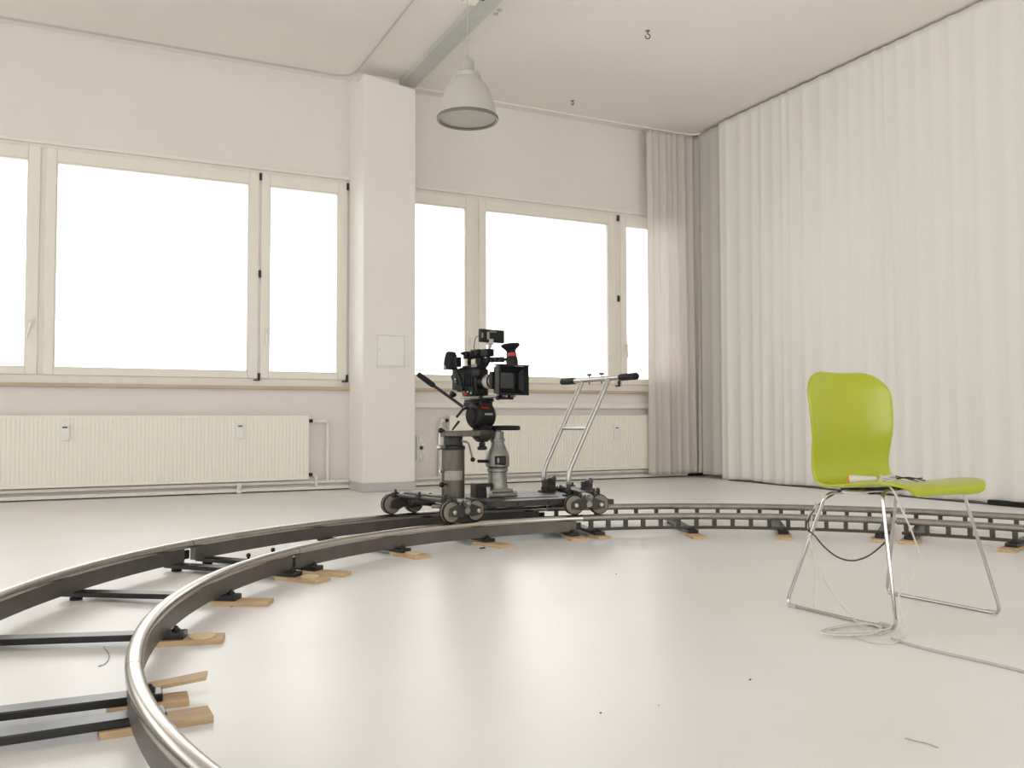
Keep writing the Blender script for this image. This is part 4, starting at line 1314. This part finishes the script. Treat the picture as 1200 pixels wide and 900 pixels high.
for (x, y) in ((2.376, 2.49), (2.408, 2.09), (2.898, 2.485), (2.932, 2.09)):
    MB().cyl((x, y - 0.018, RR), (x, y + 0.018, RR), 0.0085, n=10).build('glide', 'cable_grey', ch)
MB().lathe([(0.03, 0), (0.045, 0.004), (0.045, 0.012), (0.03, 0.016)], (2.53, 2.33, 0.424), n=18).build('underseat_disc', 'white_plastic', ch)
tp = Vector((2.425, 2.42, 0.355))
MB().cyl(tp, tp + (Vector((2.445, 2.385, 0.427)) - Vector((2.376, 2.522, 0.006))).normalized() * 0.03, 0.0098, n=10).build('tape_band', 'cable_grey', ch)

# =================================================================== CABLES ON AND UNDER THE CHAIR
def cable(name, pts, r, mat, label, cat='cable'):
    return tag(MB().tube(smooth_path(pts, 5), r, 8).build(name, mat), label, cat)
def seat_z(y):
    best = min(PR[:60], key=lambda p: abs(p.y - y))
    return best.z + 0.0065
# white plug with orange tip lying across the seat, gathered cable, loose black leads
pl0, pl1 = on_y(995, 562, 2.30), on_y(1027, 562, 2.24)
pl0.z, pl1.z = seat_z(2.30) + 0.019, seat_z(2.24) + 0.017
plug = thing('cable_plug', (pl0.x, pl0.y, seat_z(2.3)), 'cream plug with orange end lying on the green seat', 'plug')
MB().lathe([(0.017, 0), (0.018, 0.006), (0.015, 0.03), (0.011, 0.07), (0.009, (pl1 - pl0).length)], pl0, pl1 - pl0, 16).build('plug_body', 'cable_white', plug)
MB().lathe([(0.012, -0.004), (0.0165, -0.003), (0.0165, 0.002)], pl0, pl1 - pl0, 16).build('plug_tip', 'orange_plastic', plug)
bc = on_y(1040, 560, 2.22)
bc.z = seat_z(2.22)
bun = MB()
for k in range(4):
    a = k * 0.5
    pts = []
    for j in range(17):
        t = 2 * math.pi * j / 16
        pts.append(bc + Vector((0.034 * math.cos(t + a) * (1 - 0.1 * k), 0.024 * math.sin(t + a), 0.006 + 0.006 * k + 0.003 * math.sin(3 * t))))
    bun.tube(pts[:-1], 0.0042, 6, closed=True)
tag(bun.build('cable_bundle', 'cable_white'), 'small coiled bundle of white cable on the green seat', 'cable bundle')
for k, tgt in enumerate(((1078, 560), (1079, 565), (1068, 563))):
    p1 = on_y(*tgt, 2.14)
    z = seat_z(2.14)
    pts = [bc + Vector((0.02, -0.01, 0.012)), bc.lerp(p1, 0.4) + Vector((0, 0, 0.012 + 0.004 * k)), Vector((p1.x - 0.03, 2.15 + 0.01 * k, z + 0.008 + 0.004 * k)), Vector((p1.x, 2.13 - 0.01 * k, z + 0.002 + 0.009 * (k == 0)))]
    cable('loose_lead', pts, 0.0022, 'cable_black', ('thin dark lead splaying from the bundle toward the seat front', 'dark lead under the others, pointing to the seat front edge', 'shortest dark lead beside the white bundle')[k], 'cable')
def px_path(spec):
    return [on_y(x, y, d) for x, y, d in spec]
cable('hanging_cable', px_path([(985, 575, 2.37), (966, 586, 2.40), (951, 602, 2.42), (945, 618, 2.43), (955, 628, 2.40), (966, 641, 2.36), (982, 653, 2.30), (1000, 657, 2.24), (1020, 650, 2.17), (1041, 632, 2.105)]), 0.0028, 'cable_black', 'dark cable sagging under the seat from rear to front leg')
fl = lambda x, y, z=0.004: on_z(x, y, z)
cable('white_cable', [on_y(1030, 563, 2.22) + Vector((0, 0, 0.005)), on_y(1046, 574, 2.045), on_y(1056, 596, 2.02), on_y(1068, 622, 2.02), on_y(1077, 650, 2.03), on_y(1073, 668, 2.04), on_y(1062, 686, 2.05), on_y(1053, 700, 2.04), on_y(1058, 728, 2.02), fl(1060, 743), fl(1048, 753), fl(1020, 752), fl(990, 742), fl(965, 738)], 0.0030, 'cable_white', 'cream cable hanging over the seat front in a loop to the floor')
cable('white_cable', [on_y(950, 597, 2.43), on_y(946, 615, 2.43), on_y(951, 640, 2.42), on_y(960, 668, 2.38), on_y(978, 700, 2.28), on_y(998, 722, 2.2), fl(1012, 737), fl(1030, 743), fl(1043, 738)], 0.0028, 'cable_white', 'cream cable running down from the rear leg to the floor coil')
cable('white_cable', [on_y(952, 600, 2.44), on_y(950, 630, 2.445), on_y(955, 670, 2.45), on_y(953, 700, 2.46), fl(954, 712)], 0.0024, 'cable_white', 'thin pale cable dropping straight beside the rear leg')
co = MB()
pts = []
c1 = on_z(1005, 740, 0)
for j in range(66):
    t = 2 * math.pi * j / 16
    pts.append((c1.x + (0.115 + 0.02 * math.sin(j * 0.37)) * math.cos(t) + 0.03 * math.sin(j * 0.11), c1.y + (0.055 + 0.012 * math.cos(j * 0.29)) * math.sin(t) - 0.004 * j / 16, 0.004 + 0.0035 * (j / 16)))
co.tube(smooth_path(pts, 2), 0.0029, 7)
tag(co.build('cable_coil', 'cable_white'), 'loose cream cable coil on the floor below the chair leg', 'cable coil')
cable('floor_cable', [fl(1045, 748), fl(1065, 755), fl(1100, 764), fl(1150, 775), fl(1200, 787), fl(1260, 800), fl(1400, 828)], 0.0045, 'cable_grey', 'grey cable running over the floor from the coil past the chair')

# litter on the floor
cable('twig', [fl(1061, 865, 0.002), fl(1072, 868, 0.003), fl(1085, 871, 0.003), fl(1099, 876, 0.002)], 0.0014, 'straw', 'thin brown curved straw lying on the bare floor', 'litter')
for (x, y, k, lab) in ((565, 643, 4.0, 'tiny dark scrap of tape on the floor below the dolly'), (879, 797, 1.0, 'dark crumb on the bare floor before the chair'),
                       (704, 836, 0.8, 'dark crumb lying alone in the bright middle of the floor'), (772, 827, 0.5, 'tiniest crumb on the floor between two larger crumbs'), (722, 673, 0.9, 'dark crumb on the floor inside the ring near the dolly')):
    p = fl(x, y, 0.0)
    m = MB()
    m.ball(p + Vector((0, 0, 0.0018 * min(k, 2))), 0.0045 * k, 8, (1.0, 0.5, 0.4 / max(1, k * 0.5)), 5)
    if k > 2:
        m.ball(p + Vector((0.014, 0.003, 0.004)), 0.008, 8, (0.8, 1.2, 0.5), 5)
    tag(m.build('crumb', 'dark_metal'), lab, 'litter')
cable('hair_strand', [fl(270, 712, 0.001), fl(276, 707, 0.002), fl(274, 700, 0.002), fl(278, 696, 0.001)], 0.0009, 'dark_metal', 'fine dark curl of fibre beside the wooden board', 'litter')
cable('hair_strand', [fl(121, 758, 0.001), fl(128, 768, 0.002), fl(124, 777, 0.002), fl(115, 781, 0.001)], 0.0009, 'dark_metal', 'fine curl of fibre on the floor between two sleepers', 'litter')
